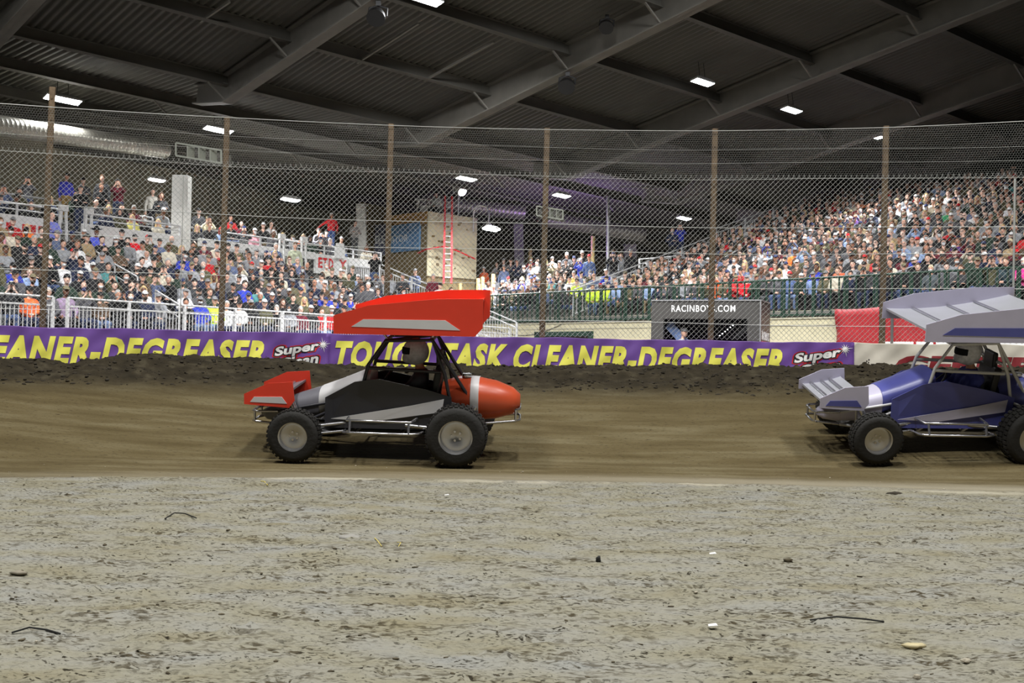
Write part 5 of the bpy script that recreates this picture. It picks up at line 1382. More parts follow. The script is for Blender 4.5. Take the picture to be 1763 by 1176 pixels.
# people the photograph lets one pick out: (px, py of the chest, garment, headwear, pose, trousers)
NOTED = [(40, 530, 'orange hoodie', 'black cap', 'lap', None), (112, 530, 'purple-grey T-shirt', 'camo cap', 'knees', None), (360, 548, 'neon yellow T-shirt', 'grey cap', 'lap', None), (340, 536, 'royal blue sweatshirt', 'grey cap', 'knees', None),
    (392, 535, 'white T-shirt', 'grey hair', 'knees', None), (226, 423, 'scarlet T-shirt', 'black cap', 'lap', None), (166, 415, 'bright blue shirt', 'black cowboy hat', 'lap', None), (280, 418, 'slate blue hoodie', 'black cap', 'fold', None),
    (61, 393, 'hi-vis orange shirt', 'long blond hair', 'lap', None), (455, 458, 'red shirt', 'black beanie', 'lap', None), (398, 505, 'black jacket', 'black cap', 'fold', None), (552, 513, 'royal blue sweatshirt', 'black cap', 'chin', None),
    (578, 513, 'royal blue sweatshirt', 'navy cap', 'lap', None), (510, 552, 'maroon shirt', 'grey hair', 'knees', None), (543, 555, 'red shirt', 'short brown hair', 'lap', None), (625, 540, 'magenta shirt', 'short dark hair', 'lap', None),
    (680, 525, 'blue hoodie', 'white cap', 'lap', None), (756, 530, 'yellow jacket', 'short brown hair', 'lap', None), (700, 520, 'white T-shirt', 'long blond hair', 'lap', None), (110, 470, 'white T-shirt', 'grey cap', 'lap', None),
    (333, 470, 'grey hoodie', 'camo cap', 'fold', None), (257, 447, 'white T-shirt', 'bald head', 'lap', None), (228, 448, 'black jacket', 'short dark hair', 'lap', None), (63, 480, 'light blue shirt', 'short brown hair', 'chin', None), (150, 455, 'white T-shirt', 'camo cap', 'lap', None),
    (300, 480, 'dark green jacket', 'black cap', 'fold', None), (275, 490, 'slate blue hoodie', 'short dark hair', 'phone', None), (315, 515, 'white sweatshirt', 'grey cap', 'fold', None), (360, 490, 'grey hoodie', 'long blond hair', 'lap', None), (410, 480, 'white sweatshirt', 'grey hair', 'fold', None),
    (225, 380, 'yellow hoodie', 'long blond hair', 'lap', None), (346, 388, 'cream jacket', 'camo cap', 'phone', None), (378, 388, 'light blue shirt', 'long red hair', 'lap', None), (411, 392, 'maroon shirt', 'bald head', 'lap', None), (263, 385, 'cream sweater', 'long blond hair', 'lap', None),
    (565, 455, 'cream sweater', 'grey hair', 'lap', None), (580, 452, 'cream sweater', 'camo cap', 'lap', None), (540, 450, 'black jacket', 'bald head', 'fold', None), (600, 490, 'olive jacket', 'short dark hair', 'lap', None),
    (1727, 498, 'dark teal jacket', 'short brown hair', 'lean', None), (1612, 496, 'mustard scarf coat', 'pale blond hair', 'knees', None), (1637, 492, 'dark grey sweatshirt', 'short dark hair', 'knees', None), (1676, 492, 'dark green jacket', 'camo cap', 'lean', None), (1757, 478, 'hot pink jacket', 'white beanie', 'fold', None),
    (1410, 494, 'pale denim jacket', 'grey cap', 'knees', None), (1436, 494, 'cream sweater', 'short brown hair', 'lap', None), (1362, 494, 'denim jacket', 'red cap', 'lap', None), (1388, 494, 'dark green jacket', 'white cap', 'lean', None), (1463, 490, 'navy jacket', 'short dark hair', 'lap', None), (1490, 490, 'black jacket', 'black cap', 'phone', None),
    (1279, 500, 'red jacket', 'grey cap', 'lap', None), (1017, 512, 'neon yellow T-shirt', 'short brown hair', 'lap', None), (1033, 510, 'neon yellow T-shirt', 'red cap', 'lap', None), (1050, 510, 'neon yellow T-shirt', 'navy cap', 'lap', None), (1006, 512, 'neon yellow T-shirt', 'short dark hair', 'lap', None),
    (1570, 450, 'royal blue sweatshirt', 'white hair', 'lap', None), (1590, 430, 'grey hoodie', 'red cap', 'lap', None), (1608, 432, 'dark grey sweatshirt', 'grey hair', 'lap', None), (1640, 410, 'red shirt', 'black cap', 'lap', None), (1730, 365, 'white hoodie', 'short brown hair', 'fold', None),
    (1290, 412, 'purple shirt', 'long blond hair', 'lap', None), (1256, 425, 'red jacket', 'navy cap', 'lap', None), (1187, 468, 'white T-shirt', 'grey cap', 'fold', None), (1115, 500, 'light blue shirt', 'grey hair', 'lap', None), (1180, 500, 'grey hoodie', 'short brown hair', 'lap', None), (1440, 480, 'orange jersey', 'short dark hair', 'lap', None), (1370, 440, 'hi-vis orange shirt', 'grey cap', 'lap', None),
    (1485, 445, 'white T-shirt', 'grey hair', 'lap', None), (1640, 370, 'green shirt', 'short dark hair', 'lap', None), (1480, 350, 'hi-vis orange shirt', 'white cap', 'lap', None), (900, 496, 'blue hoodie', 'short dark hair', 'phone', None), (805, 497, 'maroon sweatshirt', 'long brown hair', 'phone', None), (858, 520, 'grey hoodie', 'black cap', 'lap', None),
    (815, 465, 'orange jersey', 'white cap', 'rest', None), (795, 460, 'white T-shirt', 'black cap', 'rest', None), (985, 470, 'yellow jersey', 'grey cap', 'fold', None), (960, 450, 'white T-shirt', 'grey cap', 'rest', None), (1000, 452, 'royal blue sweatshirt', 'white cap', 'phone', None), (1025, 450, 'denim jacket', 'red cap', 'rest', None), (940, 500, 'white T-shirt', 'navy cap', 'lap', None),
    (1500, 505, 'charcoal jacket', 'black cap', 'lap', None), (1540, 440, 'black jacket', 'grey cap', 'lap', None), (1750, 430, 'tan coat', 'pale blond hair', 'lap', None), (1330, 500, 'charcoal jacket', 'black cap', 'fold', None)]
taken = set()
for x, y, g, h, pz, _ in NOTED:
    best = min((s for s in range(len(seats)) if s not in taken), key=lambda s: math.hypot(seats[s]['px'] - x, (seats[s]['py'] - y) * 1.3)); taken.add(best); seats[best].update(shirt=g, head=h, pose=pz, noted=True)
# people who stand in the aisles or on the terraces: (px, py of the head, depth, frame, garment, headwear, pose, trousers, text)
STAND = [(115, 304, 41.5, LF, 'blue hoodie', 'black cap', 'rest', (150, 124, 74), 'standing high by the left aisle'), (143, 312, 43.5, LF, 'dark grey sweatshirt', 'black cap', 'fold', None, 'standing behind the black jacket at the left aisle'),
    (139, 325, 42.5, LF, 'black jacket', 'black cap', 'fold', None, 'standing right of the blue hoodie'), (174, 322, 42.5, LF, 'black hoodie', 'short brown hair', 'fold', None, 'arms folded, standing left of the maroon shirt'), (176, 307, 44.2, LF, 'charcoal jacket', 'short brown hair', 'rest', None, 'standing behind the folded arms'),
    (204, 315, 43.5, LF, 'maroon shirt', 'short brown hair', 'phone', (50, 60, 84), 'turned aside at the back railing'), (49, 311, 42.5, LF, 'dark grey sweatshirt', 'short brown hair', 'phone', None, 'filming with a phone at the far left'), (263, 330, 44.5, LF, 'striped cream sweater', 'short dark hair', 'rest', (30, 30, 34), 'by the back railing left of white column'),
    (277, 337, 44.0, LF, 'charcoal jacket', 'long brown hair', 'fold', None, 'standing against the white column'), (571, 371, 55.5, LF, 'red shirt', 'grey hair', 'railhand', (64, 84, 130), 'leaning on the grey back railing'), (611, 384, 56.5, LF, 'grey plaid shirt', 'short dark hair', 'fold', None, 'standing before the white leaning column'),
    (89, 372, 37.3, LF, 'periwinkle sweatshirt', 'bald head', 'fold', None, 'standing behind the first fence post'), (475, 424, 46.3, LF, 'blue plaid shirt', 'grey hair', 'rest', None, 'standing left of the green plaid shirt'), (508, 423, 47.2, LF, 'green plaid shirt', 'short brown hair', 'rest', (90, 112, 160), 'standing above an aisle handrail'),
    (645, 440, 50.5, LF, 'black hoodie', 'short dark hair', 'phone', None, 'filming beside the third fence post'), (746, 477, 47.2, LF, 'maroon shirt', 'grey hair', 'rest', (130, 150, 190), 'standing by the stair railing'), (757, 492, 46.2, LF, 'white sweatshirt', 'black cap', 'fold', None, 'arms folded at the stair railing'), (776, 500, 45.4, LF, 'maroon sweatshirt', 'short brown hair', 'fold', None, 'standing at the foot of the stair railing'),
    (672, 475, 48.2, LF, 'grey hoodie', 'short dark hair', 'rest', None, 'standing right of the third fence post'), (693, 476, 47.6, LF, 'charcoal jacket', 'grey cap', 'fold', None, 'standing left of the seat by the stair railing'), (715, 468, 48.3, LF, 'slate blue hoodie', 'grey cap', 'chin', None, 'crouched against the sloping railing'), (634, 492, 45.5, LF, 'dark grey sweatshirt', 'white hair', 'rest', None, 'standing at the last aisle of the left stand'),
    (1171, 390, 57.5, RF, 'royal blue sweatshirt', 'short brown hair', 'phone', None, 'filming at the short white railing'), (1158, 397, 57.2, RF, 'navy jacket', 'bald head', 'fold', None, 'left of the blue filmer at short railing')]

def shade(c, r, k=.1):
    f = 1 + r.uniform(-k, k); return tuple(min(1, q * f) for q in srgb(*c)[:3]) + (1,)
def dress(s, r):
    if 'shirt' not in s: s['shirt'] = wpick(SHIRTS, r)[0]
    if 'head' not in s: s['head'] = wpick(HEADS, r)[0]
    if 'pose' not in s: s['pose'] = ('rest', 'fold', 'phone', 'fold')[r.randrange(4)] if s['kind'] == 'stand' else ('knees', 'lean', 'fold', 'lap', 'lap', 'chin', 'phone')[min(6, int(r.random() * 7.0 - (r.random() < .5 and r.random() > .4)))]
    if s['kind'] == 'stand' and s['pose'] not in ('rest', 'fold', 'phone', 'railhand'): s['pose'] = 'fold'
    if s['kind'] == 'sit' and s['pose'] in ('rest', 'railhand'): s['pose'] = 'lap'
    s['mask'] = r.random() < .12; s['beard'] = (not s['mask']) and r.random() < .2 and 'long' not in s['head']
    s['skin'] = shade(SKINS[min(5, int(r.random() ** 1.6 * 6))], r, .08); s['tr'] = shade(s.get('trc') or wpick(TROUS, r)[0], r)
    s['scale'] = r.uniform(.93, 1.06) * (.95 if 'long' in s['head'] else 1)
    s['sc'] = shade(S_[s['shirt']], r, .12); hk, hcol = H_[s['head']]; s['hk'] = hk; s['hcol'] = shade(hcol, r, .15)
    v = np.array([0 - s['p'][0], 2 - s['p'][1]]); toward = math.atan2(v[0], -v[1]); base = s['fr'].face()
    dlt = (toward - base + math.pi) % (2 * math.pi) - math.pi; s['rz'] = base + dlt * .75 + r.uniform(-.3, .3)
PH = MB(); PH.box((0, 0, 0), (.15, .012, .074)); PH.box((.055, -.008, .02), (.016, .006, .016)); _po = PH.build('phone', M['black']); PHONE = _po.data; bpy.data.objects.remove(_po)
def build_phone(s, label):
    Q = POSES[(s['kind'], s['pose'])]; a = np.mean([w + fd_ * .12 for w, fd_, _ in Q['hands']], axis=0) + (0, -.035, .03)
    o = mesh_obj('phone', PHONE); o.matrix_world = Matrix.Translation(s['p']) @ Matrix.Rotation(s['rz'], 4, 'Z') @ Matrix.Translation(Vector(a) * s['scale'])
    tag(o, label.replace('person in ', 'phone of '), 'phone', 'phones held up by spectators')
def build_person(s, label, group):
    if s['pose'] == 'phone': build_phone(s, label)
    Q = POSES[(s['kind'], s['pose'])]
    o = mesh_obj('person', Q['body']); o.location = s['p']; o.rotation_euler = (0, 0, s['rz']); o.scale = (s['scale'],) * 3; o.color = s['skin']
    tag(o, label, 'person', group)
    for nm, c in (('shirt', s['sc']), ('trousers', s['tr'])):
        q = mesh_obj(nm, Q[nm], o); q.color = c
    for sm in Q['shoes']: q = mesh_obj('shoe', sm, o); q.color = (.05, .05, .055, 1)
    if s['hk']:
        q = mesh_obj({'short': 'hair', 'long': 'hair', 'cowboy': 'cowboy_hat'}.get(s['hk'], s['hk']), HWM[s['hk']], o); q.location = Q['hc']; q.color = s['hcol']
    if s.get('hk') in ('cap', 'beanie') and not s.get('nohair'):
        pass
    if s['mask']: q = mesh_obj('face_mask', HWM['mask'], o); q.location = Q['hc']; q.color = (.75, .78, .8, 1)
    elif s['beard']: q = mesh_obj('beard', HWM['beard'], o); q.location = Q['hc']; q.color = (.06, .045, .035, 1) if s['head'] not in ('grey hair', 'bald head') else (.4, .39, .37, 1)
    return o
R1 = random.Random(5)
def floor_z(fr, p):
    q = np.array(p[:2]) - fr.o; t, s = q @ fr.d, q @ fr.n
    if fr is LF:
        if s < .35: return LZ0
        if s < 8.05: return LZ0 + LR * min(7, int((s - .35) / TREAD))
        return 4.82 + .36 * min(3, int((s - 8.05) / .85))
    return RZ0 + RR * max(0, min(20 if t > 7.5 else 8, int(s / TREAD)))
standers = []
for px, py, d, fr, g, h, pz, tr, txt in STAND:
    Q = POSES[('stand' if pz != 'chin' else 'sit', pz)]; k = 'stand' if pz != 'chin' else 'sit'
    d = min(np.arange(d - 3.5, d + 3.5, .05), key=lambda q: abs(P(px, py, q)[2] - Q['hc'][2] - floor_z(fr, P(px, py, q))) + abs(q - d) * .02); p = P(px, py, d)
    standers.append(dict(fr=fr, p=(p[0], p[1], p[2] - Q['hc'][2]), px=px, py=py + 12, d=d, kind=k, stand='', row=0, shirt=g, head=h, pose=pz, trc=tr, txt=txt))
for s in standers: dress(s, R1); s['scale'] = 1.0; s['mask'] = False
# no seated figure inside a standing one
seats = [s for s in seats if s.get('noted') or all((s['p'][0] - q['p'][0]) ** 2 + (s['p'][1] - q['p'][1]) ** 2 > .36 for q in standers)]
for s in seats: dress(s, R1)
inview = [s for s in seats if -12 < s['px'] < 1775]
MAXP = 294 - len(standers)
def visible_rank(s):
    bonus = -6 if s.get('noted') else 0
    if s['stand'] == 'right stand' and s['row'] > 1: bonus += 3
    return s['d'] + bonus
chosen = sorted(inview, key=visible_rank)[:MAXP]
cid = set(id(s) for s in chosen)
# neighbours for the labels
rows = {}
for s in seats: rows.setdefault((s['stand'], s['row']), []).append(s)
for v in rows.values(): v.sort(key=lambda s: s['px'])
lab_used = {}
def label_of(s, mode):
    base = 'person in %s, %s, ' % (s['shirt'], s['head'])
    st = {'left stand': 'left stand', 'right stand': 'right stand', 'upper left stand': 'upper stand', 'middle stand': 'middle stand'}[s['stand']]
    R_ = rows[(s['stand'], s['row'])]; i = R_.index(s); nb = R_[i + 1] if i + 1 < len(R_) else R_[i - 1]
    where = '%s row %s' % (ORD[s['row'] - 1], st)
    if mode == 0: return base + where + ', beside ' + nb['shirt']
    vis = [q for q in R_ if -12 < q['px'] < 1775]; n = vis.index(s) + 1 if s in vis else 1
    if len(vis) - n + 1 < n: return base + where + ', %s from right' % ordinal(len(vis) - n + 1)
    return base + where + ', %s from left' % ordinal(n)
from collections import Counter
cnt = Counter(label_of(s, 0) for s in chosen); GROUPS = {'left stand': 'spectators of the lower left stand', 'upper left stand': 'spectators of the upper left stand', 'right stand': 'spectators of the right stand', 'middle stand': 'spectators of the middle stand'}
for s in sorted(chosen, key=lambda s: (s['stand'], s['row'], s['px'])):
    l = label_of(s, 0)
    if cnt[l] > 1: l = label_of(s, 1)
    build_person(s, l, GROUPS[s['stand']])
for s in standers: build_person(s, 'person in %s, %s, %s' % (s['shirt'], s['head'], s['txt']), 'spectators standing in the stands')

# the many others: one crowd
LOW = {}
def low_fig(kind, arm, hk):
    key = (kind, arm, hk)
    if key in LOW: return LOW[key]
    Q = POSES[(kind, arm)]; lo, hi = bounds(Q, .15); base = Q['hip'][2] - (.16 if kind == 'sit' else 1)
    regs = (0, 1, 2, 3) if kind == 'sit' else (0, 1, 2, 3, 4)
    lo[2] = max(lo[2], base)
    V, Fq = surface_nets(lambda p: pose_sdf(p, Q, regs, 0.0), lo, hi, .033)
    # region of every vertex
    D = np.stack([np.min([sd_cone(V, a, b, ra, rb) for a, b, ra, rb, g in Q['pr'] if g == rg], axis=0) if any(x[4] == rg for x in Q['pr']) else np.full(len(V), 9.) for rg in range(5)], 1)
    D[:, 0] = np.minimum(D[:, 0], head_sdf(V, Q['hc'])); D[:, 2] += .01
    rg = D.argmin(1)
    hv = V - Q['hc']
    eye = (rg == 0) & (hv[:, 1] < -.055) & (np.abs(hv[:, 2] - .008) < .016) & (np.abs(np.abs(hv[:, 0]) - .034) < .02)
    rg[eye] = 6
    VV, FF, RG = [V], [Fq], [rg]
    if hk:
        v, f = HWLOW[hk]; VV.append(v + Q['hc']); FF.append(f + len(V)); RG.append(np.full(len(v), 5))
    LOW[key] = (np.concatenate(VV), np.concatenate(FF), np.concatenate(RG)); return LOW[key]
HWLOW = {k: headwear(k, .024) for k in ('short', 'long', 'cap', 'beanie', 'hood', 'cowboy')}
def crowd(slist, name, label):
    VV, FF, CC = [], [], []; base = 0
    for s in slist:
        V, Fq, rg = low_fig(s['kind'], s['pose'], s['hk'])
        c, sn = math.cos(s['rz']), math.sin(s['rz']); v = V * s['scale']
        q = np.stack([v[:, 0] * c - v[:, 1] * sn, v[:, 0] * sn + v[:, 1] * c, v[:, 2]], 1) + np.array(s['p'])
        pal = np.array([s['skin'], s['sc'], s['tr'], s['skin'], (.05, .05, .055, 1), s['hcol'], (.06, .04, .035, 1)], np.float32)
        col = pal[rg]
        if s['mask']:
            hv = V - POSES[(s['kind'], s['pose'])]['hc']; col[(rg == 0) & (hv[:, 1] < -.05) & (hv[:, 2] < -.02) & (hv[:, 2] > -.12)] = (.75, .78, .8, 1)
        VV.append(q); FF.append(Fq + base); CC.append(col); base += len(V)
    if not VV: return
    me = np_mesh(name, np.concatenate(VV), np.concatenate(FF), [M['crowd']], True)
    a = me.color_attributes.new('colour', 'FLOAT_COLOR', 'POINT'); a.data.foreach_set('color', np.concatenate(CC).astype(np.float32).ravel())
    tag(mesh_obj(name, me), label, 'crowd', kind='stuff')
crowd([s for s in seats if id(s) not in cid], 'crowd', 'dense crowd of spectators filling the remaining rows of the stands')
# people on the tower and in the booth
def single(px, py, d, kind, arm, g, h, label, rz=0.0, tr=(40, 40, 46)):
    Q = POSES[(kind, arm)]; p = P(px, py, d)
    s = dict(fr=LF, p=(p[0], p[1], p[2] - Q['hc'][2]), kind=kind, pose=arm, shirt=g, head=h, stand='', row=0, trc=tr); dress(s, R1); s['rz'] = rz; s['scale'] = 1.0; s['mask'] = s['beard'] = False
    return build_person(s, label, None)
o_ = single(752, 335, 57.5, 'sit', 'lap', 'white T-shirt', 'black cap', 'person in a white shirt sitting by the camera on the tower roof', -.4); o_.location.z = TOWER_TOP
chair((o_.location.x, o_.location.y + .02, TOWER_TOP), -.4, M['white'], 'white folding chair under the person on the tower roof')
single(1177, 573, 33.6, 'stand', 'rest', 'grey hoodie', 'grey cap', 'person in a grey hoodie and cap inside the black broadcast booth', .9)
# ------------------------------------------------------------------ the two winged race cars, at rest
M['tyre'] = mat('tyre_rubber', srgb(34, 33, 31), .85, 0, .25, 9, .3, 30)
M['rim'] = mat('polished_rim', srgb(196, 196, 198), .3, .8)
M['chrome'] = mat('chrome_tube', srgb(200, 200, 204), .25, .9)
M['suit'] = M['cloth']
def racing_car(name, c, label, loc, rx, rz):
    root = empty(name, loc); root.matrix_world = Matrix.Translation(loc) @ Matrix.Rotation(rx, 4, 'X') @ Matrix.Rotation(rz, 4, 'Z')
    tag(root, label, 'race car')
    def part(mb, nm, m, lab=None, par=None, smooth=False, bevel=0):
        o = mb.build(nm, m, par or root, smooth, bevel)
        if lab: o['label'] = lab
        return o
    # wheels: (x, y, radius, width)
    for x, y, r, w in ((.88, .62, .265, .20), (.88, -.62, .265, .22), (-.82, .60, .305, .30), (-.82, -.64, .325, .38)):
        mb = MB(); h = w / 2
        mb.lathe([(r * .58, -h), (r * .80, -h * 1.02), (r * .93, -h * .98), (r, -h * .78), (r * 1.012, -h * .3), (r * 1.012, h * .3), (r, h * .78), (r * .93, h * .98), (r * .80, h * 1.02), (r * .58, h)], 36, 'y')
        for k in range(36):                                     # tread blocks
            a = 2 * math.pi * k / 36
            for q in (-.55, 0, .55):
                rr = r * 1.02; aa = a + (.04 if q == 0 else 0)
                mb.box((rr * math.cos(aa), h * q, rr * math.sin(aa)), (.022, w * .2, r * .11), Matrix.Rotation(-aa, 3, 'Y'))
        tyre = part(mb, 'wheel', M['tyre'], smooth=True); tyre.location = (x, y, r)
        mb = MB(); so = 1 if y > 0 else -1
        mb.lathe([(r * .59, -h * .9), (r * .54, -h * .85), (r * .52, 0), (r * .54, h * .85), (r * .59, h * .9)], 28, 'y')
        mb.lathe([(.0, so * h * .25), (r * .2, so * h * .3), (r * .42, so * h * .55), (r * .53, so * h * .5), (r * .53, so * h * .42), (r * .2, so * h * .2), (.0, so * h * .15)], 28, 'y')
        part(mb, 'rim', M['rim'], par=tyre, smooth=True)
        mb = MB()
        for k in range(5):
            a = 2 * math.pi * k / 5; mb.lathe([(0, so * h * .34), (.014, so * h * .34), (.014, so * h * .22), (0, so * h * .22)], 6, 'y', (r * .16 * math.cos(a), 0, r * .16 * math.sin(a)))
        part(mb, 'wheel_nuts', M['chrome'], par=tyre)
    def tubes(name, paths, r, m, lab=None, smooth=True):
        mb = MB()
        for p in paths: mb.tube(p, r, 8)
        return part(mb, name, m, lab, smooth=smooth)
    fr = c['frame']
    both = lambda p: [p, [(x, -y, z) for x, y, z in p]]
    lower = both([(1.15, .20, .30), (.55, .27, .24), (-.75, .29, .24), (-1.0, .22, .32)]); upper = both([(1.15, .20, .44), (.30, .29, .62), (-.70, .29, .60), (-1.0, .22, .50)])
    ups = []
    for x in (.98, .3, -.2, -.72): ups += both([(x, .25, .27), (x + .02, .27, .56)])
    diag = both([(.3, .27, .25), (-.2, .28, .60)]) + both([(-.2, .28, .25), (-.7, .29, .60)]) + both([(.98, .24, .28), (.3, .28, .60)])
    tubes('chassis_frame', lower + upper + ups + diag, .016, fr)
    cage = both([(.26, .29, .60), (.16, .28, .98), (-.02, .26, 1.24), (-.52, .27, 1.26), (-.66, .29, .9), (-.72, .29, .60)]) + [[(-.02, -.26, 1.24), (-.02, .26, 1.24)], [(-.52, -.27, 1.26), (-.52, .27, 1.26)], [(-.02, .26, 1.24), (-.52, -.27, 1.26)], [(-.60, -.28, 1.02), (-.60, .28, 1.02)]] + both([(-.52, .27, 1.26), (-.98, .24, .55)]) + both([(.16, .28, .95), (-.62, .285, .92)])
    tubes('roll_cage', cage, .019, fr)
    tubes('front_bumper', both([(1.15, .19, .30), (1.40, .17, .32)]) + both([(1.15, .19, .44), (1.40, .17, .43)]) + [[(1.40, -.17, .32), (1.44, -.12, .32), (1.44, .12, .32), (1.40, .17, .32)], [(1.40, -.17, .43), (1.44, -.12, .43), (1.44, .12, .43), (1.40, .17, .43)], [(1.42, .15, .32), (1.42, .15, .43)], [(1.42, -.15, .32), (1.42, -.15, .43)]], .014, M['chrome'])
    tubes('rear_bumper', both([(-1.0, .24, .36), (-1.42, .22, .40)]) + [[(-1.42, -.22, .40), (-1.46, -.16, .40), (-1.46, .16, .40), (-1.42, .22, .40)], [(-1.42, -.22, .52), (-1.46, -.16, .52), (-1.46, .16, .52), (-1.42, .22, .52)]] + both([(-1.42, .22, .40), (-1.42, .22, .52)]), .014, M['chrome'])
    for s in (1, -1):
        tubes('nerf_bar', [[(.40, s * .27, .27), (.38, s * .58, .30), (.30, s * .64, .31), (-.32, s * .66, .31), (-.42, s * .62, .31), (-.44, s * .28, .27)], [(.36, s * .28, .42), (.34, s * .58, .43), (-.34, s * .62, .43), (-.38, s * .28, .42)], [(.30, s * .64, .31), (.30, s * .585, .43)], [(-.32, s * .66, .31), (-.32, s * .615, .43)]], .014, M['chrome'])
    tubes('front_axle', [[(.88, -.52, .265), (.88, .52, .265)]] + both([(.88, .40, .30), (.35, .30, .36)]) + both([(.88, .40, .22), (.35, .30, .27)]) + [[(.80, -.48, .25), (.80, .48, .25)]], .017, M['chrome'])
    tubes('rear_axle', [[(-.82, -.5, .31), (-.82, .48, .31)]] + both([(-.82, .40, .31), (-.25, .31, .34)]), .024, M['chrome'])
    for s in (1, -1):
        for x0, x1 in ((.84, .98), (-.86, -.98)):
            mb = MB(); a = Vector((x0, s * .36, .28)); b = Vector((x1, s * .27, .55)); mb.tube([a, a.lerp(b, .45)], .018, 8); mb.tube([a.lerp(b, .4), b], .03, 10)
            part(mb, 'shock_absorber', M['chrome'], smooth=True)
    # body: nose and hood, cockpit sides, tail tank
    def ring(x, w, z0, z1, cy=0, p=2.6, n=20):
        out = []
        for k in range(n):
            a = 2 * math.pi * k / n; ca, sa = math.cos(a), math.sin(a)
            out.append((x, cy + w * math.copysign(abs(ca) ** (2 / p), ca), (z0 + z1) / 2 + (z1 - z0) / 2 * math.copysign(abs(sa) ** (2 / p), sa)))
        return out
    mb = MB(); mb.loft([ring(1.36, .05, .36, .42), ring(1.30, .12, .32, .46), ring(1.16, .18, .30, .54), ring(.95, .22, .31, .62), ring(.70, .25, .36, .70)])
    part(mb, 'nose', c['nose'], c['nose_label'], smooth=True)
    mb = MB(); mb.loft([ring(.70, .252, .40, .705), ring(.50, .27, .48, .78), ring(.26, .285, .58, .88), ring(.14, .29, .62, .93)])
    part(mb, 'hood', c['hood'], c['hood_label'], smooth=True)
    for s in (1, -1):
        mb = MB(); p = [(.62, .33, .30), (-.70, .33, .30), (-.74, .34, .66), (-.45, .34, .74), (.05, .34, .84), (.30, .33, .80), (.62, .30, .62)]
        a = [(x, s * y, z) for x, y, z in p]; b = [(x, s * (y - .012), z) for x, y, z in p]; n = len(p)
        mb.add(a + b, [tuple(range(n)), tuple(range(n, 2 * n))[::-1]] + [(i, (i + 1) % n, n + (i + 1) % n, n + i) for i in range(n)])
        sp = part(mb, 'side_panel', c['side'], c['side_label'])
        mb = MB(); q = [(.55, .335, .40), (-.30, .345, .56), (-.66, .345, .64), (-.64, .345, .50), (.1, .34, .38)]
        a = [(x, s * (y + .006), z) for x, y, z in q]; b = [(x, s * (y), z) for x, y, z in q]; n = len(q)
        mb.add(a + b, [tuple(range(n)), tuple(range(n, 2 * n))[::-1]] + [(i, (i + 1) % n, n + (i + 1) % n, n + i) for i in range(n)])
        part(mb, 'flash', c['flash'], c['flash_label'], par=sp)
    mb = MB(); mb.loft([ring(-.62, .23, .42, .78, p=2.4), ring(-.78, .27, .38, .84, p=2.4), ring(-.98, .275, .37, .84, p=2.3), ring(-1.20, .25, .39, .80, p=2.2), ring(-1.38, .18, .44, .73, p=2.1), ring(-1.46, .08, .51, .66, p=2)])
    tank = part(mb, 'tail_tank', c['tail'], c['tail_label'], smooth=True)
    mb = MB(); mb.loft([ring(-.93, .279, .364, .846, p=2.3), ring(-1.02, .277, .366, .842, p=2.3)]); part(mb, 'tank_strap', c['flash'], par=tank, smooth=True)
    mb = MB(); mb.lathe([(0, .02), (.05, .02), (.055, 0), (.05, -.02), (0, -.02)], 14, 'z', (-.88, .05, .86)); part(mb, 'fuel_cap', M['chrome'], par=tank, smooth=True)
    mb = MB(); mb.box((.0, 0, .26), (1.3, .52, .02)); part(mb, 'belly_pan', M['blackmetal'])
    # seat, wheel, engine, exhaust
    mb = MB(); mb.box((-.32, 0, .36), (.42, .40, .08)); mb.box((-.54, 0, .66), (.08, .42, .62), Matrix.Rotation(-.18, 3, 'Y')); mb.box((-.40, .2, .55), (.3, .04, .3)); mb.box((-.40, -.2, .55), (.3, .04, .3)); mb.box((-.58, 0, 1.02), (.06, .26, .2))
    part(mb, 'seat', M['black'], bevel=.02)
    mb = MB(); cs = Vector((.02, 0, .78)); ax = Matrix.Rotation(math.radians(55), 3, 'Y')
    mb.tube([tuple(cs + ax @ Vector((.15 * math.cos(a), .15 * math.sin(a), 0))) for a in np.linspace(0, 2 * math.pi, 20, endpoint=False)], .014, 6, closed=True)
    for a in (.5, 2.6, 4.7): mb.tube([tuple(cs), tuple(cs + ax @ Vector((.15 * math.cos(a), .15 * math.sin(a), 0)))], .01, 6)
    mb.tube([tuple(cs), (.35, 0, .56)], .014, 6); part(mb, 'steering_wheel', M['black'], smooth=True)
    mb = MB(); mb.box((.42, -.05, .44), (.36, .40, .30)); mb.box((.40, -.06, .62), (.30, .26, .14))
    for k in range(4): mb.box((.28 + .085 * k, -.25, .50), (.05, .06, .12))
    part(mb, 'engine', M['alu'], bevel=.012)
    mb = MB()
    for k in range(4): mb.tube([(.28 + .085 * k, -.27, .50), (.28 + .085 * k, -.36, .47), (.1, -.42, .42)], .02, 8)
    mb.tube([(.12, -.42, .42), (-.2, -.44, .42), (-.9, -.42, .44)], .038, 10); part(mb, 'exhaust', M['chrome'], smooth=True)
    # wings
    def wing(nm, x0, x1, y0, z, camb, tilt, m, plate, lab, struts, par_lab, span_z):
        """aerofoil sheet between two side boards; x0 is the leading edge"""
        mb = MB(); N = 14; top, bot = [], []
        for i in range(N + 1):
            f = i / N; x = x0 + (x1 - x0) * f; zz = z + camb * (-4 * f * (1 - f)) * .6 + tilt * f ** 1.3
            top.append((x, zz + .012)); bot.append((x, zz - .012 - .05 * math.sin(math.pi * min(1, f * 1.4)) * (1 - f)))
        prof = top + bot[::-1]
        mb.loft([[(x, y, zz) for x, zz in prof] for y in np.linspace(-y0, y0, 9)])
        w = part(mb, nm, m, lab, smooth=True)
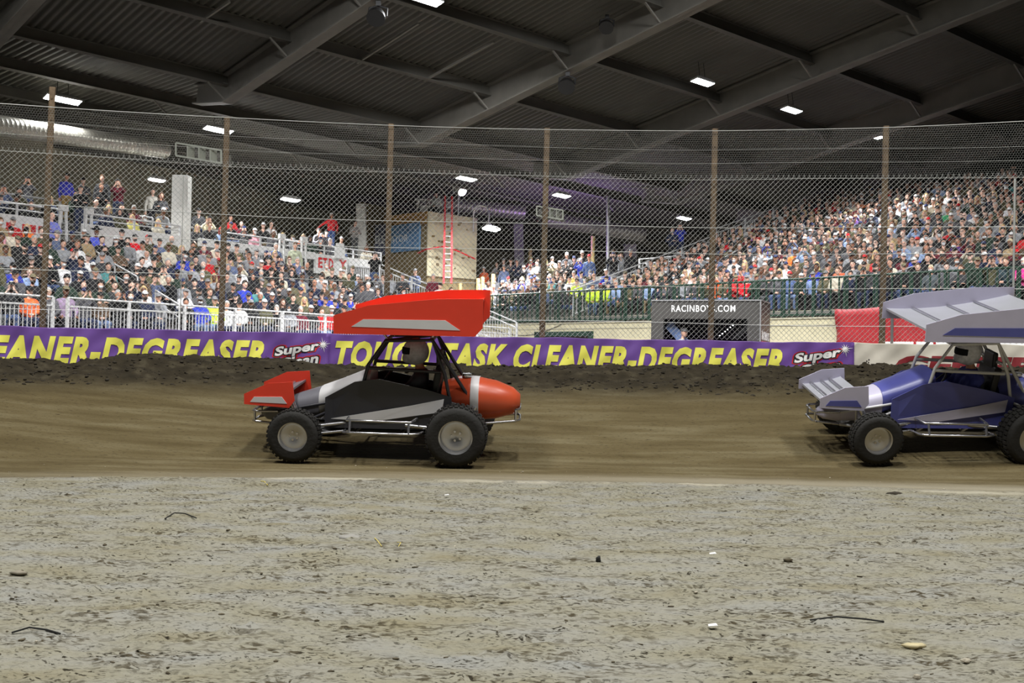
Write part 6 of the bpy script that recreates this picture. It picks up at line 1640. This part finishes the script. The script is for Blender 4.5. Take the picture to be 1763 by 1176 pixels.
        for k, fx in enumerate((.25, .5, .75)):
            mb = MB(); i = int(N * fx); mb.box((top[i][0], 0, top[i][1] + .012), (.03, y0 * 1.96, .018)); part(mb, 'wing_rib', M['chrome'], par=w)
        for s in (1, -1):
            mb = MB(); p = plate; a = [(x, s * (y0 + .012), zz) for x, zz in p]; b = [(x, s * y0, zz) for x, zz in p]; n = len(p)
            mb.add(a + b, [tuple(range(n)), tuple(range(n, 2 * n))[::-1]] + [(i, (i + 1) % n, n + (i + 1) % n, n + i) for i in range(n)])
            sb = part(mb, 'side_board', c['board'], c['board_label'], par=w)
            xs = [q[0] for q in p]; zs = [q[1] for q in p]; xa, xb, za, zb = min(xs), max(xs), min(zs), max(zs)
            mb = MB(); q = [(xb - (xb - xa) * .12, za + (zb - za) * .20), (xa + (xb - xa) * .15, za + (zb - za) * .16), (xa + (xb - xa) * .25, za + (zb - za) * .42), (xb - (xb - xa) * .2, za + (zb - za) * .40)]
            a = [(x, s * (y0 + .018), zz) for x, zz in q]; b = [(x, s * (y0 + .012), zz) for x, zz in q]; n = len(q)
            mb.add(a + b, [tuple(range(n)), tuple(range(n, 2 * n))[::-1]] + [(i, (i + 1) % n, n + (i + 1) % n, n + i) for i in range(n)]); part(mb, 'stripe', c['stripe'], c['stripe_label'], par=sb)
        if struts:
            mb = MB()
            for a, b in struts: mb.tube([a, b], .014, 8)
            part(mb, 'wing_struts', M['chrome'], par=w, smooth=True)
    zt = 1.54
    wing('top_wing', .42, -1.02, .66, zt - .08, .06, .18, c['wing'], [(.46, zt - .19), (-1.0, zt - .19), (-1.08, zt - .10), (-1.08, zt + .20), (-.60, zt + .19), (.10, zt + .11), (.46, zt + .0)], c['wing_label'],
         [((-.05, .22, 1.24), (.1, .22, zt - .1)), ((-.05, -.22, 1.24), (.1, -.22, zt - .1)), ((-.50, .22, 1.26), (-.62, .22, zt - .06)), ((-.50, -.22, 1.26), (-.62, -.22, zt - .06))], None, None)
    wing('front_wing', 1.42, .98, .42, .60, .02, .09, c['fwing'], [(1.46, .55), (.98, .52), (.92, .60), (.94, .80), (1.2, .78), (1.46, .66)], c['fwing_label'], [((1.2, .15, .5), (1.2, .15, .62)), ((1.2, -.15, .5), (1.2, -.15, .62))], None, None)
    return root
M['car_red'] = mat('race_red_paint', srgb(204, 52, 40), .35, 0, .05, 4)
M['car_orange'] = mat('orange_red_paint', srgb(206, 86, 52), .35, 0, .05, 4)
M['car_white'] = mat('white_car_paint', srgb(214, 214, 216), .35, 0, .05, 4)
M['car_grey'] = mat('grey_car_paint', srgb(112, 112, 120), .4, 0, .08, 4)
M['car_dark'] = mat('dark_car_paint', srgb(48, 48, 54), .4, 0, .08, 4)
M['car_wing_red'] = mat('bright_red_wing_paint', srgb(236, 66, 44), .4, 0, .05, 4)
M['car_blue'] = mat('violet_blue_paint', srgb(84, 88, 160), .35, 0, .08, 4)
M['car_lilac'] = mat('pale_lilac_paint', srgb(196, 192, 214), .35, 0, .06, 4)
M['car_silver'] = mat('silver_paint', srgb(186, 188, 196), .3, .3, .05, 4)
CARS = []
def place_car(name, c, label, px, y, rx, yaw):
    x = P(px, 700, y)[0]; wy = wall_y_at(x) - 17.1
    z = float(ground_z(x, y + wy - .7, False)) * .5 + float(ground_z(x, y + wy + .7, False)) * .5
    r = racing_car(name, c, label, (x, y + wy, z + .0), rx, math.pi + yaw); CARS.append(r); return r
red = dict(frame=M['car_dark'], nose=M['car_grey'], nose_label='grey nose cone', hood=M['car_white'], hood_label='white hood', side=M['car_dark'], side_label='dark cockpit side panel', flash=M['car_white'], flash_label='white wedge stripe', tail=M['car_orange'], tail_label='orange-red tail tank',
           wing=M['car_wing_red'], wing_label='red top wing', board=M['car_wing_red'], board_label='red wing side board', stripe=M['car_white'], stripe_label='white wing stripe', fwing=M['car_grey'], fwing_label='grey front wing')
blue = dict(frame=M['car_white'], nose=M['car_lilac'], nose_label='pale lilac nose cone', hood=M['car_blue'], hood_label='violet-blue hood', side=M['car_blue'], side_label='violet-blue cockpit side panel', flash=M['car_lilac'], flash_label='pale lilac stripe', tail=M['car_blue'], tail_label='violet-blue tail tank',
            wing=M['car_silver'], wing_label='silver top wing', board=M['car_lilac'], board_label='pale lilac wing side board', stripe=M['car_blue'], stripe_label='violet wing stripe', fwing=M['car_silver'], fwing_label='silver front wing')
rc = place_car('racing_car', red, 'red winged open-wheel race car with orange-red tail tank, left on the track', 668, 12.85, math.radians(7.5), math.radians(-2))
bc_ = place_car('racing_car', blue, 'pale lilac and violet-blue winged open-wheel race car at the right edge', 1592, 13.55, math.radians(13), math.radians(2))
# drivers
for car, suit, helm, lab in ((rc, (60, 60, 68), (190, 190, 196), 'person in a dark suit and pale helmet driving the red winged car'), (bc_, (70, 76, 150), (222, 222, 228), 'person in a violet suit and white helmet driving the violet-blue winged car')):
    Q = POSES[('sit', 'wheel')]
    mw = car.matrix_world @ Matrix.Translation((-.30, 0, -.17)) @ Matrix.Rotation(math.radians(90), 4, 'Z')
    o = mesh_obj('person', Q['body']); o.matrix_world = mw; o.color = srgb(214, 160, 132); tag(o, lab, 'person', 'drivers')
    for nm in ('shirt', 'trousers'):
        q = mesh_obj({'shirt': 'race_suit_top', 'trousers': 'race_suit_legs'}[nm], Q[nm], o); q.color = srgb(*suit)
    for sm in Q['shoes']: q = mesh_obj('shoe', sm, o); q.color = (.03, .03, .03, 1)
    q = mesh_obj('helmet', HWM['helmet'], o); q.location = Q['hc']; q.color = srgb(*helm)
    q = mesh_obj('visor', HWM['visor'], o); q.location = Q['hc']; q.color = (.01, .01, .012, 1)
